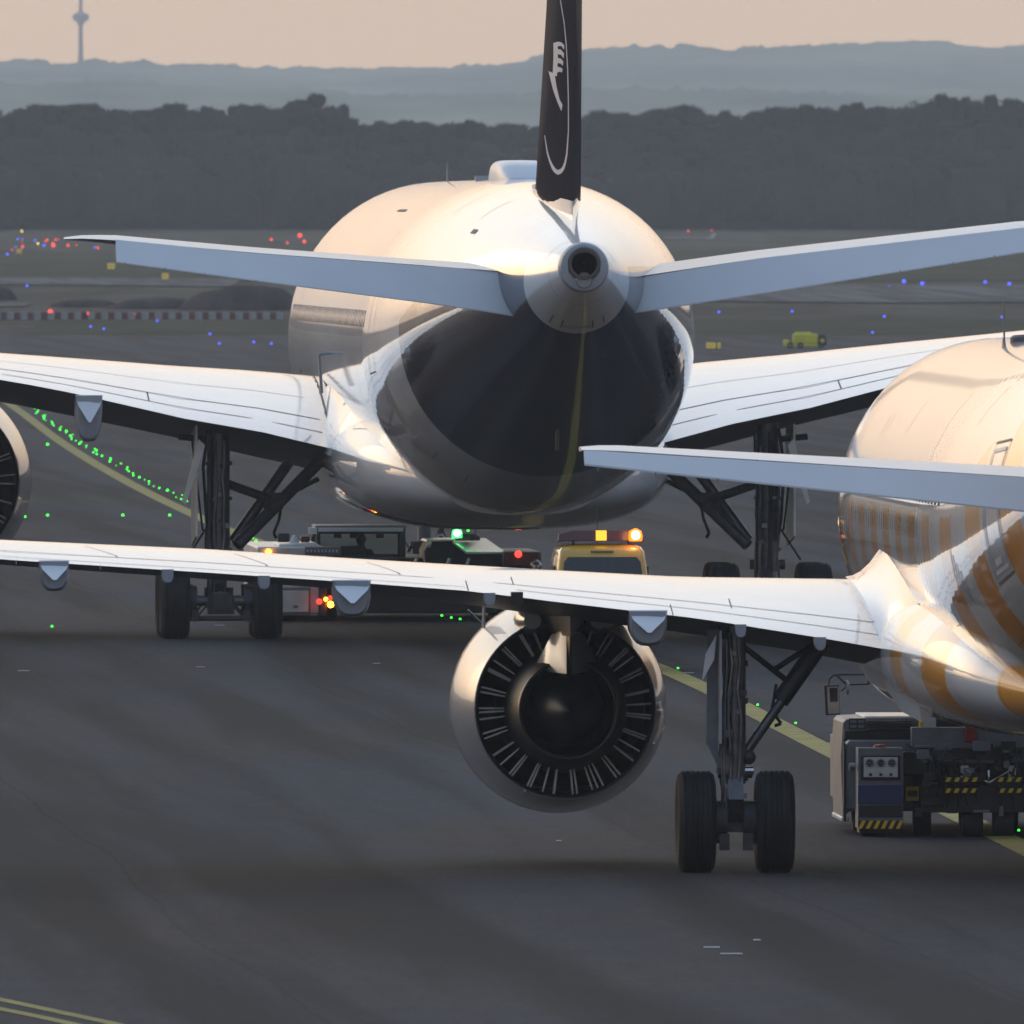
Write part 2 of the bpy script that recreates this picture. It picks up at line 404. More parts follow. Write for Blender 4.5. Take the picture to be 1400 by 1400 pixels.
# double line in the near corner
dl = gp((-160, 1335), (0, 1368), (75, 1384), (150, 1400), (260, 1428))
ribbon('curved_line', dl, .17, 'line_yellow', .012)
dl2 = gp((-160, 1348), (0, 1381), (55, 1392), (110, 1404), (220, 1432))
ribbon('curved_line', dl2, .17, 'line_yellow', .012)

# background bands: grass strips, pale roads, dirt
def band(name, mat, pyA, pyB, xa, xb, dz, wob=0.0, n=10, shift=0.0):
    """sheet between image rows pyA (far) and pyB (near) of the level view, x in metres per row wobble"""
    Y0 = at(700, pyB)[1]; Y1 = at(700, pyA)[1]; b = MB(); rings = []
    nx = 40
    for i in range(n + 1):
        Y = lerp(Y0, Y1, i / n); e = math.sin(math.pi * i / n)
        ring = []
        for k in range(nx + 1):
            x = lerp(xa, xb, k / nx)
            yy = Y + wob * (math.sin(x * .11 + shift) + .6 * math.sin(x * .31 + 2 * shift)) * (1 if i in (0, n) else .8)
            ring.append((x, yy, GZ(yy) + dz))
        rings.append(ring)
    b.loft(rings, mat, False, False, closed=False)
    return tag(b.build(name, weld=False), kind='structure')
band('green_field', 'green_grass', 345, 383, -600, 600, .05, 12, shift=1.0)
band('access_road', 'pale_concrete', 382, 392, -700, -22, .10, 10, shift=.4)
band('concrete_road', 'pale_concrete', 391, 414, 12, 700, .10, 14, shift=2.0)
band('perimeter_road', 'pale_concrete', 415, 420, -700, -35, .10, 8, shift=3.0)
band('grass_island', 'green_grass', 436, 457, -31.5, 60, .03, 4, shift=2.2)

# dirt heaps behind the barrier row
def heap(px, py, wpx, hpx, seed):
    rnd = random.Random(seed); p = at(px, py); sc = F / p[1]; b = MB(); rx = wpx / 2 / sc; rz = hpx / sc; ry = rx * 1.4
    n = 28; rings = []
    ph = [rnd.uniform(0, 6) for _ in range(6)]
    for k in range(9):
        t = k / 8; ring = []
        for i in range(n):
            a = 2 * math.pi * i / n; wob = 1 + .12 * math.sin(3 * a + ph[0]) + .08 * math.sin(7 * a + ph[1] + 3 * t)
            rr = math.cos(t * math.pi / 2) ** .7 if t < 1 else .04
            zz = rz * math.sin(t * math.pi / 2) ** 1.2 * (1 + .22 * math.sin(2 * a + ph[2]) * (1 - t) + rnd.uniform(-.07, .07))
            off = rx * .25 * math.sin(ph[3]) * t
            ring.append((p[0] + off + rx * rr * wob * math.cos(a), p[1] + ry * rr * wob * math.sin(a), p[2] - .1 + zz))
        rings.append(ring)
    b.loft(rings, 'dirt', False, True)
    return b.build('earth_heap')
HEAPS = [((330, 424), 150, 34, 'largest brown earth heap behind the right end of the barrier row'),
         ((205, 422), 130, 16, 'low wide earth heap behind the middle of the barrier row'),
         ((115, 420), 90, 12, 'small low earth heap left of the wide one behind the barriers'),
         ((2, 410), 40, 18, 'dark earth heap cut by the left edge of the picture')]
for i, (p, ww, hh, lb) in enumerate(HEAPS):
    tag(heap(p[0], p[1], ww, hh, i), lb, 'earth heap', 'earth heaps beyond the taxiway')

# ---------------------------------------------------------------- wood and hills
grassy('leaf_dark', (.006, .008, .008), (.022, .022, .018), .12)
grassy('leaf_brown', (.020, .018, .014), (.050, .042, .034), .12)
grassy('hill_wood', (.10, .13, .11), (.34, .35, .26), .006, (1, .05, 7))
TOP = [(-9999, 140), (0, 140), (40, 146), (80, 133), (130, 140), (175, 131), (205, 143), (260, 142), (330, 138), (380, 140), (415, 131), (450, 134), (470, 158), (495, 168), (540, 158), (600, 144), (650, 150), (700, 160), (740, 166), (790, 152), (830, 145), (870, 140), (900, 146), (960, 138), (1000, 144), (1040, 138), (1080, 130), (1110, 128), (1150, 140), (1200, 137), (1240, 139), (1262, 134), (1275, 120), (1320, 120), (1350, 130), (1375, 128), (1400, 117), (9999, 128)]
def make_wood():
    b = MB(); vs = []; fs = []
    rnd = random.Random(3)
    def crown(cx, cy, zt, w_, h_, n, q):
        for _ in range(n):
            a = rnd.uniform(0, 6.283); u = rnd.uniform(-1, 1); rr = rnd.random() ** .45
            s_ = math.sqrt(1 - u * u) * rr
            x = cx + w_ * s_ * math.cos(a); y = cy + w_ * s_ * math.sin(a); z = zt - h_ + h_ * u * rr
            d = Vector((rnd.uniform(-1, 1), rnd.uniform(-1, 1), rnd.uniform(-1, 1))).normalized() * q * rnd.uniform(.6, 1.3)
            e = d.orthogonal().normalized() * q * rnd.uniform(.4, 1.0)
            o = len(vs); vs.extend([(x - d.x, y - d.y, z - d.z), (x + e.x, y + e.y, z + e.z), (x + d.x, y + d.y, z + d.z), (x - e.x, y - e.y, z - e.z)])
            fs.append((o, o + 1, o + 2, o + 3))
    def core(cx, cy, zt, w_, h_):
        n, m_ = 12, 9; o = len(vs); ph = rnd.uniform(0, 6)
        for k in range(m_ + 1):
            t_ = math.pi * k / m_
            for i in range(n):
                a = 2 * math.pi * i / n; q = 1 + .13 * math.sin(3 * a + ph + 2 * t_) + rnd.uniform(-.08, .08)
                ct = math.cos(t_); vs.append((cx + w_ * q * math.sin(t_) ** .75 * math.cos(a), cy + w_ * q * math.sin(t_) * math.sin(a), zt - h_ + h_ * (1 + .04 * (q - 1)) * math.copysign(abs(ct) ** .55, ct)))
        for k in range(m_):
            for i in range(n): fs.append((o + k * n + i, o + k * n + (i + 1) % n, o + (k + 1) * n + (i + 1) % n, o + (k + 1) * n + i))
    def tree_mass(cx, cy, zt, w_, h_, n):
        core(cx, cy, zt, w_, h_)
        for _ in range(n):   # twigs and leaf clusters standing on the surface of the mass
            t_ = math.acos(rnd.uniform(-.6, 1)); a = rnd.uniform(0, 6.283); q = rnd.uniform(.86, 1.16)
            ct = math.cos(t_)
            x = cx + w_ * q * math.sin(t_) ** .75 * math.cos(a); y = cy + w_ * q * math.sin(t_) * math.sin(a)
            z = zt - h_ + h_ * math.copysign(abs(ct) ** .55, ct) + (q - .95) * 1.1
            s_ = rnd.uniform(.07, .2); d = Vector((rnd.uniform(-1, 1), rnd.uniform(-1, 1), rnd.uniform(-1, 1))).normalized() * s_
            e = d.orthogonal().normalized() * s_ * rnd.uniform(.5, 1.0); o = len(vs)
            vs.extend([(x - d.x, y - d.y, z - d.z), (x + e.x, y + e.y, z + e.z), (x + d.x, y + d.y, z + d.z), (x - e.x, y - e.y, z - e.z)]); fs.append((o, o + 1, o + 2, o + 3))
    def top_z(x, y):
        px = 700 + x * F / y; return CAM_H + (HY - linterp(TOP, px)[0]) * y / F
    split = 0
    for r_, (Y, frac, step) in enumerate(((2990, .50, 3.0), (3010, .62, 3.2), (3030, .8, 3.4), (3055, .93, 3.2), (3080, 1.0, 2.6))):
        if r_ == 3: split = len(fs)
        x = -78.0
        while x < 78:
            zt = top_z(x, Y); g = 6.3
            z = g + (zt - g) * frac * rnd.uniform(.9, 1.0) + rnd.uniform(-.3, .5)
            hh = (z - g) * rnd.uniform(.42, .52)
            yy = Y + rnd.uniform(-6, 6); ww = rnd.uniform(2.0, 4.0); tree_mass(x, yy, z - .5, ww * .85, hh * .9, 750)
            for _ in range(3): tree_mass(x + rnd.uniform(-2.4, 2.4), yy - 1, z + rnd.uniform(-2.2, .3), rnd.uniform(.7, 1.6), rnd.uniform(.7, 1.7), 170)
            for _ in range(3): crown(x + rnd.uniform(-2.5, 2.5), Y + rnd.uniform(-6, 3), z - rnd.uniform(0, hh), rnd.uniform(1.2, 2.2), rnd.uniform(1.0, 1.8), 220, .14)
            x += step * rnd.uniform(.7, 1.5)
    # the same wood outside the view, coarser
    for sx in (-1, 1):
        for Y in (3000, 3050):
            x = 80.0
            while x < (1500 if sx < 0 else 700):
                z = 22.5 + rnd.uniform(-3, 2)
                crown(sx * x, Y + rnd.uniform(-10, 10), z, rnd.uniform(4, 7), 8, 110, 1.1)
                x += rnd.uniform(5, 9)
    b.add(vs, fs, 'leaf_dark'); k2 = b.mi('leaf_brown')
    for i in range(split): b.m[i] = k2
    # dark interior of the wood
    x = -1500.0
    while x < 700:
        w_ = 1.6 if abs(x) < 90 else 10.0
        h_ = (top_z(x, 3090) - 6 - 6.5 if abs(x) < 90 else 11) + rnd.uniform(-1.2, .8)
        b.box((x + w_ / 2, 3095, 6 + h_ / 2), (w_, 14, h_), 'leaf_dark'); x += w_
    return b.build('far_wood', weld=False)
tag(make_wood(), 'dark bare wood forming a wall of trees beyond the airfield', 'wood', kind='stuff')
def hill(name, Y, prof, depth, bump, seed):
    rnd = random.Random(seed); b = MB(); rings = []; n = 900; xs = [lerp(-1400, 2800, i / n) for i in range(n + 1)]
    tops = []; base = []
    v = 0
    for px in xs:
        v = v * .6 + rnd.uniform(-1, 1) * bump * (2.2 if rnd.random() < .2 else 1)
        tops.append(CAM_H + (HY - (linterp(prof, px)[0] + v)) * Y / F); base.append(CAM_H + (HY - linterp(prof, px)[0] - 4) * Y / F)
    for t in (0, .15, .35, .6, .85, .97, 1.0, 1.3):
        rings.append([((px - 700) * Y / F, Y - depth * (1 - t), (z if t == 1.0 else 6 + (zb - 6) * (math.sin(min(t, 1) * math.pi / 2) if t <= 1 else .7))) for px, z, zb in zip(xs, tops, base)])
    b.loft(rings, 'hill_wood', False, False, closed=False)
    return tag(b.build(name, weld=False), kind='structure')
hill('near_hill', 9000, [(-1400, 112), (0, 112), (60, 114), (130, 108), (300, 117), (420, 122), (520, 130), (700, 128), (850, 120), (1000, 122), (1200, 128), (1400, 118), (2800, 118)], 1500, 2.0, 5)
hill('far_hill', 13500, [(-1400, 95), (0, 92), (18, 80), (55, 80), (75, 89), (130, 80), (150, 84), (190, 82), (215, 88), (300, 88), (440, 94), (600, 93), (690, 86), (740, 76), (790, 69), (850, 64), (950, 62), (1000, 67), (1100, 60), (1180, 57), (1290, 56), (1340, 64), (1400, 62), (2800, 62)], 2500, 1.8, 6)

# television tower on the hill
def tv_tower():
    Y = 13300.0; k = Y / F; x0 = (110.5 - 700) * k; zb = CAM_H + (HY - 96) * k
    r = empty('television_tower', (x0, Y, zb))
    tag(r, 'slender television tower with a round platform standing on the hazy hill', 'tower')
    b = MB(); b.lathe([(6 * k, 0), (3.4 * k, 20 * k), (2.8 * k, 60 * k), (2.6 * k, 64 * k)], (0, 0, 0), 'z', 'concrete_tower', 20); b.build('shaft', r)
    b = MB(); b.lathe([(2.6 * k, 60 * k), (6 * k, 66 * k), (11.5 * k, 69.5 * k), (11.5 * k, 75 * k), (5 * k, 79 * k), (2.6 * k, 80 * k)], (0, 0, 0), 'z', 'concrete_tower', 24); b.build('platform', r)
    b = MB(); b.lathe([(2.6 * k, 80 * k), (2.2 * k, 110 * k), (1 * k, 125 * k), (.1, 150 * k)], (0, 0, 0), 'z', 'concrete_tower', 12); b.build('antenna_mast', r)
tv_tower()

# haze: one closed volume round the whole scene
def haze():
    b = MB(); b.box((0, 6700, 124), (14000, 15200, 250), 'haze_air')
    o = b.build('haze', weld=False); tag(o, kind='stuff'); return o
m, t, bb = newmat('haze_air')
t.nodes.remove(bb)
pv = node(t, "ShaderNodeVolumePrincipled"); pv.inputs['Color'].default_value = (.86, .92, .96, 1)
pv.inputs['Density'].default_value = 0.93e-4; pv.inputs['Anisotropy'].default_value = .2
t.links.new(pv.outputs[0], t.nodes['Material Output'].inputs['Volume'])
HZ = haze()
# ---------------------------------------------------------------- aircraft helpers (local frame: x right, y forward, z up)
def fus_point(tab, y, th, off=0.0):
    top, bot, hw = interp(tab, y); zc = (top + bot) / 2; hh = (top - bot) / 2
    return Vector(((hw + off) * math.cos(th), y, zc + (hh + off) * math.sin(th)))
def fuselage(tab, mat, parent, n=72, m_=110):
    b = MB(); y0, y1 = tab[0][0], tab[-1][0]; rings = []
    for k in range(m_ + 1):
        u = k / m_; y = lerp(y0, y1, .5 - .5 * math.cos(math.pi * u) if False else u)
        rings.append([fus_point(tab, y, 2 * math.pi * i / n) for i in range(n)])
    b.loft(rings, mat, True, True)
    return b.build('fuselage', parent, ang=50)
def Tn(u): return (.2969 * math.sqrt(max(u, 0)) - .126 * u - .3516 * u * u + .2843 * u ** 3 - .1036 * u ** 4) * 10.0
def wing_section(st):
    yLE, yTE, zTE, zTop, zBot = st
    zLE = lerp(zBot, zTop, .55)
    def solve(target, sgn):
        lo, hi = 0.0, 4.0
        for _ in range(30):
            a = (lo + hi) / 2
            ex = max(sgn * (lerp(zLE, zTE, i / 30) + sgn * a * Tn(i / 30)) for i in range(31))
            if ex > sgn * target: hi = a
            else: lo = a
        return lo
    return zLE, max(solve(zTop, 1), .01), max(solve(zBot, -1), .01)
class Wing:
    def __init__(s, side, tab): s.side = side; s.tab = tab; s.cache = {}
    def st(s, sp):
        k = round(sp, 4)
        if k not in s.cache:
            q = linterp(s.tab, sp); s.cache[k] = (q, wing_section(q))
        return s.cache[k]
    def up(s, sp, u, off=0.0):
        q, (zLE, a, b) = s.st(sp)
        return Vector((s.side * sp, lerp(q[0], q[1], u), lerp(zLE, q[2], u) + a * Tn(u) + off))
    def lo(s, sp, u, off=0.0):
        q, (zLE, a, b) = s.st(sp)
        return Vector((s.side * sp, lerp(q[0], q[1], u), lerp(zLE, q[2], u) - b * Tn(u) - off))
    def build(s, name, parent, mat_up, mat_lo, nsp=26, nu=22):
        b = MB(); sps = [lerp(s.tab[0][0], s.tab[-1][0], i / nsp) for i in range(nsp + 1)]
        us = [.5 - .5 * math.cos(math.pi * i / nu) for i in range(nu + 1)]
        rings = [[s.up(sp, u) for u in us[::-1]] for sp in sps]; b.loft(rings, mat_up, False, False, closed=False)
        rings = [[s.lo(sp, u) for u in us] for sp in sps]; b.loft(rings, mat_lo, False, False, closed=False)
        for sp in (sps[0], sps[-1]):
            b.add([s.up(sp, u) for u in us[::-1]] + [s.lo(sp, u) for u in us[1:-1]], [tuple(range(2 * nu))], mat_up)
        return b.build(name, parent, ang=50)
    def seam(s, b, pts, wd, mat='seam', off=.004):
        """thin joint line on the upper skin, pts = [(span, u)...]"""
        P = []
        for (a0, u0), (a1, u1) in zip(pts[:-1], pts[1:]):
            for i in range(9): P.append((lerp(a0, a1, i / 8), lerp(u0, u1, i / 8)))
        rings = []
        for i, (sp, u) in enumerate(P):
            p = s.up(sp, u, off)
            q = s.up(*P[min(i + 1, len(P) - 1)], off) - s.up(*P[max(i - 1, 0)], off)
            d = Vector((0, wd / 2, 0)) if abs(q.x) > abs(q.y) else Vector((wd / 2, 0, 0))
            if abs(q.x) > abs(q.y):   # run along the surface slope
                q2 = s.up(sp, min(u + .01, 1), off) - s.up(sp, max(u - .01, 0), off); d = q2.normalized() * wd / 2 * 2.5
            rings.append([p - d, p + d])
        b.loft(rings, mat, False, False, closed=False)
def elevator(name, side, pts, parent, mat, th=.14):
    """drooped panel: pts = [(span, yHinge, zHinge, yTE, zTE)...]"""
    b = MB(); rings = []
    for sp, yh, zh, yt, zt in pts:
        x = side * sp
        d = Vector((0, yt - yh, zt - zh)).normalized(); nrm = Vector((0, d.z, -d.y)); 
        h = Vector((x, yh, zh)); e = Vector((x, yt, zt))
        rings.append([h, e, e - Vector((0, 0, .02)), lerp(h, e, .5) + Vector((0, .5 * th, -.5 * th)), h + Vector((0, th * .4, -th))])
    b.loft(rings, mat); return b.build(name, parent, ang=30)
def canoe(parent, x, yTE, zTE, wd, dp, ln, matw='white_paint', matd='grey_paint', tongue=True):
    """flap track fairing: U-shaped body hanging below the trailing edge"""
    b = MB(); rings = []
    for yy, wf, df in ((ln, .15, .05), (ln * .75, .6, .5), (ln * .4, .95, .9), (0, 1, 1), (-.10, .96, .96), (-.14, .86, .9)):
        ring = []
        for i in range(13):
            a = math.pi * i / 12
            ca, sa = math.cos(a), math.sin(a)
            cx = math.copysign(abs(ca) ** .72, ca)
            ring.append((x + wd / 2 * wf * cx, yTE + yy, zTE + .02 - dp * df * (sa ** .6 if sa > 0 else 0)))
        rings.append(ring)
    b.loft(rings, matd)
    o = b.build('flap_track_fairing', parent, ang=50)
    if tongue:
        b = MB(); p = [(x - wd / 2 * 1.02, yTE - .02, zTE + .03), (x + wd / 2 * 1.02, yTE - .02, zTE + .03), (x + wd * .40, yTE - .22, zTE - dp * .20), (x + .02, yTE - .42, zTE - dp * .55), (x - .02, yTE - .42, zTE - dp * .55), (x - wd * .40, yTE - .22, zTE - dp * .20)]
        q = [(a, c + .10, d - .01) for a, c, d in p]
        n = len(p); b.add(p + q, [tuple(range(n)), tuple(range(n, 2 * n))[::-1]] + [(i, (i + 1) % n, n + (i + 1) % n, n + i) for i in range(n)], matw)
        b.build('fairing_cap', o, ang=30)
    return o
def wheel_mb(b, c, Rr, wd, hub='hub_metal', seg=48):
    h = wd / 2; prof = [(Rr * .50, -h * .62), (Rr * .62, -h * .88), (Rr * .80, -h * 1.0), (Rr * .92, -h * .93), (Rr * .975, -h * .76)]
    g = .012
    for k in (-.56, -.26, 0.0, .26, .56):
        prof += [(Rr, h * k - .035), (Rr, h * k - g), (Rr - .02, h * k - g * .7), (Rr - .02, h * k + g * .7), (Rr, h * k + g), (Rr, h * k + .035)]
    prof += [(Rr * .975, h * .76), (Rr * .92, h * .93), (Rr * .80, h * 1.0), (Rr * .62, h * .88), (Rr * .50, h * .62)]
    b.lathe(prof, c, 'x', 'rubber', seg)
    b.lathe([(Rr * .5, -h * .62), (Rr * .45, -h * .5), (Rr * .2, -h * .35), (.01, -h * .45)], c, 'x', hub, 24)
    b.lathe([(Rr * .5, h * .62), (Rr * .45, h * .5), (Rr * .2, h * .35), (.01, h * .45)], c, 'x', hub, 24)
def engine(parent, cx, ye, cz, k, nv, rear_plug=True):
    """turbofan seen from behind; ye = y of the fan nozzle lip, radii in metres scaled by k"""
    b = MB(); n = 72
    prof = [(1.085, 0), (1.10, .01), (1.15, .35), (1.22, .9), (1.29, 1.6), (1.315, 2.3), (1.30, 3.0), (1.24, 3.45), (1.16, 3.62), (1.07, 3.60), (1.0, 3.3), (.98, 2.4), (.98, 1.9)]
    b.lathe([(r * k, h * k) for r, h in prof], (cx, ye, cz), 'y', 'nacelle_paint', n)
    b.lathe([(r * k, h * k) for r, h in [(1.085, 0), (1.06, .01), (1.04, .5), (1.03, 1.0), (1.0, 1.9)]], (cx, ye, cz), 'y', 'black_metal', n)
    # joints of the reverser sleeve
    b.lathe([(r * k, h * k) for r, h in [(1.316, 2.28), (1.3185, 2.29), (1.3185, 2.31), (1.316, 2.32)]], (cx, ye, cz), 'y', 'seam', n)
    # lower bifurcation
    rings = []
    for yy, hw, r0 in ((-.02, .52, 1.02), (.25, .50, 1.0), (.8, .3, .98)):
        rings.append([(cx + hw * k * math.sin(a), ye + yy * k, cz - (r0 + (.17 if abs(a) > 1.2 else 0) - .0) * k * math.cos(math.asin(max(-1, min(1, hw * math.sin(a) / r0))))) for a in (-1.57, -.8, 0, .8, 1.57)])
    b.loft(rings, 'nacelle_paint', False, False, closed=False)
    e = b.build('engine', parent, ang=40)
    # fan exit duct: dark back wall with guide vanes in front of it
    b = MB(); b.lathe([(1.02 * k, 1.35 * k), (.4 * k, 1.4 * k), (.02, 1.4 * k)], (cx, ye, cz), 'y', 'soot_gap_shade', 48); b.build('duct_wall', e)
    vb = MB(); L0, L1 = .70 * k, 1.04 * k
    rings = []
    for r in (L0, (L0 + L1) / 2, L1):
        wv = .055 * k
        tt = (.0065 + .004 * (r > L0)) * k; rings.append([(r, -wv, -tt), (r, -wv, tt), (r, wv * 2.5, tt * .4), (r, wv * 2.5, -tt * .4)])
    vb.loft(rings, 'stab_paint')
    v0 = vb.build('guide_vane', e, ang=60)
    me = v0.data
    for i in range(nv):
        a = 2 * math.pi * (i + .5) / nv
        if abs(((a + math.pi) % (2 * math.pi)) - math.pi - math.pi / 2) < .33: continue
        v = v0 if i == 0 else v0.copy()
        if i: col.objects.link(v); v.parent = e
        tw = .25 * math.sin(i * 2.3)
        v.matrix_local = Matrix.Translation((cx, ye + .08 * k, cz)) @ Matrix.Rotation(-a + .09 * math.sin(i * 3.7), 4, 'Y') @ Matrix.Rotation(.02 + tw * .3, 4, 'X')
    # core cowl, nozzle and plug
    b = MB(); b.lathe([(r * k, h * k) for r, h in [(.80, 1.4), (.80, .9), (.77, .3), (.70, -.3), (.635, -.75), (.60, -.9), (.565, -.9), (.56, -.3)]], (cx, ye, cz), 'y', 'black_metal', 56,)
    b.lathe([(r * k, h * k) for r, h in [(.602, -.86), (.608, -.9), (.59, -.93), (.57, -.92)]], (cx, ye, cz), 'y', 'titanium', 56); b.build('core_cowl', e, ang=40)
    b = MB(); b.lathe([(r * k, h * k) for r, h in [(.46, -.2), (.43, -.6), (.36, -.95), (.26, -1.2), (.14, -1.45), (.06, -1.58), (.005, -1.62)]], (cx, ye, cz), 'y', 'soot_gap_shade' if not rear_plug else 'black_metal', 40); b.build('exhaust_plug', e, ang=50)
    return e
def pylon(parent, cx, ye, cz, ztop, k):
    b = MB(); rings = []
    for z, hw, ya, yb in ((ztop, .36, -1.5, 4.2), (ztop - .2 * k, .30, -1.6, 4.0), (ztop - .42 * k, .15, -1.65, 3.6), (cz + .95 * k, .12, -1.5, 3.4), (cz + .60 * k, .14, -1.25, 3.0), (cz + .38 * k, .15, -.9, 1.0)):
        hw *= k; ya = ye + ya * k; yb = ye + yb * k; rings.append([(cx, ya, z), (cx + hw * .6, lerp(ya, yb, .12), z), (cx + hw, lerp(ya, yb, .35), z), (cx + hw * .9, lerp(ya, yb, .7), z), (cx, yb, z), (cx - hw * .9, lerp(ya, yb, .7), z), (cx - hw, lerp(ya, yb, .35), z), (cx - hw * .6, lerp(ya, yb, .12), z)])
    b.loft(rings, 'titanium')
    for s_ in (-1, 1):   # heat shield wings and hinge blisters
        p = [(cx + s_ * .03 * k, ye - 1.2 * k, cz + .98 * k), (cx + s_ * .2 * k, ye - .9 * k, cz + .9 * k), (cx + s_ * .36 * k, ye - .55 * k, cz + .56 * k), (cx + s_ * .22 * k, ye - .95 * k, cz + .46 * k), (cx + s_ * .03 * k, ye - 1.25 * k, cz + .44 * k)]
        q = [(a, c + .1, d) for a, c, d in p]; n = 5
        b.add(p + q, [(0, 1, 2, 3, 4), (9, 8, 7, 6, 5)] + [(i, (i + 1) % n, n + (i + 1) % n, n + i) for i in range(n)], 'nacelle_paint')
        rings = []
        for yy, q_ in ((-.15, .5), (.1, .85), (.5, 1), (1.1, .9), (1.6, .3)):
            rings.append([(cx + s_ * .40 * k + .21 * k * q_ * math.cos(a), ye + yy * k, cz + 1.06 * k + .2 * k * q_ * math.sin(a)) for a in [2 * math.pi * i / 14 for i in range(14)]])
        b.loft(rings, 'nacelle_paint')
    return b.build('pylon', parent, ang=40)
def fin(parent, secs, mat, name='tail_fin', n=18):
    """secs: (z, yLE, yTE, half thickness)"""
    b = MB(); rings = []
    for z, yl, yt, ht in secs:
        us = [.5 - .5 * math.cos(math.pi * i / n) for i in range(n + 1)]
        rings.append([(-ht * Tn(u), lerp(yl, yt, u), z) for u in us[::-1]] + [(ht * Tn(u), lerp(yl, yt, u), z) for u in us[1:-1]])
    b.loft(rings, mat); return b.build(name, parent, ang=50)
def surf_loop(b, tab, pts, wd, mat, off=.006):
    """ribbon over the fuselage skin through pts = [(y, theta)...]"""
    rings = []
    P = []
    for (y0, t0), (y1, t1) in zip(pts[:-1], pts[1:]):
        m_ = max(2, int(abs(t1 - t0) / .05) + 1)
        for i in range(m_): P.append((lerp(y0, y1, i / m_), lerp(t0, t1, i / m_)))
    P.append(pts[-1])
    for i, (y, t_) in enumerate(P):
        a = fus_point(tab, *P[max(0, i - 1)], off); c = fus_point(tab, *P[min(len(P) - 1, i + 1)], off); p = fus_point(tab, y, t_, off)
        d = (c - a).normalized(); nrm = Vector((math.cos(t_), 0, math.sin(t_))); s_ = d.cross(nrm).normalized() * wd / 2
        rings.append([p - s_, p + s_])
    b.loft(rings, mat, False, False, closed=False)
# ================================================================ wide-body airliner (far, centre)
WB = empty('wide_body_airliner', (-.35, 450, 0), R(2.78))
tag(WB, 'large white airliner with dark navy tail in the centre, seen from behind', 'airliner', 'airliners being towed')
WF = [(-32.7, 7.12, 6.74, .20), (-32.2, 7.3, 6.48, .42), (-31.2, 7.47, 6.12, .72), (-29.8, 7.68, 5.66, 1.02), (-27, 8.0, 4.9, 1.58), (-23, 8.30, 3.95, 2.22), (-19.5, 8.45, 3.22, 2.62), (-16, 8.52, 2.72, 2.86), (-12, 8.54, 2.45, 2.98), (-6, 8.54, 2.40, 2.98), (14, 8.54, 2.40, 2.98), (22, 8.53, 2.45, 2.95), (27, 8.3, 2.6, 2.65), (31, 7.2, 2.95, 1.9), (33, 6.0, 3.4, 1.1), (33.9, 4.9, 4.1, .3)]
wf = fuselage(WF, 'wide_fuselage_paint', WB, m_=150)
def exhaust(parent, c, k):
    b = MB(); b.lathe([(.44 * k, .25), (.43 * k, 0), (.40 * k, -.06), (.28 * k, -.10), (.26 * k, -.08)], c, 'y', 'grey_paint', 40)
    b.lathe([(.29 * k, -.09), (.27 * k, -.14), (.22 * k, -.14)], (c[0], c[1], c[2] + .07 * k), 'y', 'titanium', 32)
    b.lathe([(.22 * k, -.14), (.20 * k, .08), (.01, .10)], (c[0], c[1], c[2] + .07 * k), 'y', 'soot_gap_shade', 32)
    o = b.build('tail_exhaust', parent)
    b = MB(); b.lathe([(.001, -.11), (.13 * k, -.12), (.14 * k, -.10), (.14 * k, 0)], (c[0], c[1], c[2] - .22 * k), 'y', 'fixture_metal', 24); b.build('vent_grille', o)
    return o
exhaust(WB, (0, -32.85, 6.97), 1.0)
b = MB()   # satellite dome
rings = []
for yy, q in ((-12.2, .25), (-11.8, .75), (-11.2, .97), (-10.2, 1), (-8.8, 1), (-7.6, .8), (-6.8, .3)):
    rings.append([(.50 * (.5 + .5 * q) * math.copysign(abs(math.cos(a)) ** .4, math.cos(a)), yy, 8.44 + .44 * q * (abs(math.sin(a)) ** .5)) for a in [math.pi * i / 16 for i in range(17)]])
b.loft(rings, 'stab_paint'); b.build('antenna_dome', WB)
def blade(parent, x, y, z, h, name='blade_antenna', l=.35, t=.02):
    b = MB(); b.prism([(y - l / 2, z - .1), (y + l / 2, z - .1), (y + l * .1, z + h), (y - l * .15, z + h)], 'x', x - t / 2, x + t / 2, 'fixture_metal'); return b.build(name, parent)
blade(WB, -.12, 16, 8.5, .42); blade(WB, .05, 3, 8.5, .12, l=.9, t=.5)
# belly fairing
b = MB(); rings = []
BF = [(-11, 3.6, 2.42, 1.4), (-9, 4.0, 2.28, 2.3), (-6.5, 4.3, 2.12, 2.85), (-3, 4.5, 2.05, 3.1), (2, 4.6, 2.05, 3.15), (8, 4.6, 2.05, 3.15), (12, 4.4, 2.1, 3.0), (15, 3.8, 2.35, 2.0)]
for i in range(41):
    y = lerp(-11, 15, i / 40); top, bot, hw = interp(BF, y); zc = 4.0 if top > 4.0 else top
    rings.append([(hw * math.copysign(abs(math.cos(a)) ** .72, math.cos(a)), y, lerp(bot, top, .5) + (top - bot) / 2 * math.copysign(abs(math.sin(a)) ** .85, math.sin(a))) for a in [2 * math.pi * k / 48 for k in range(48)]])
b.loft(rings, 'white_paint'); b.build('belly_fairing', WB, ang=60)

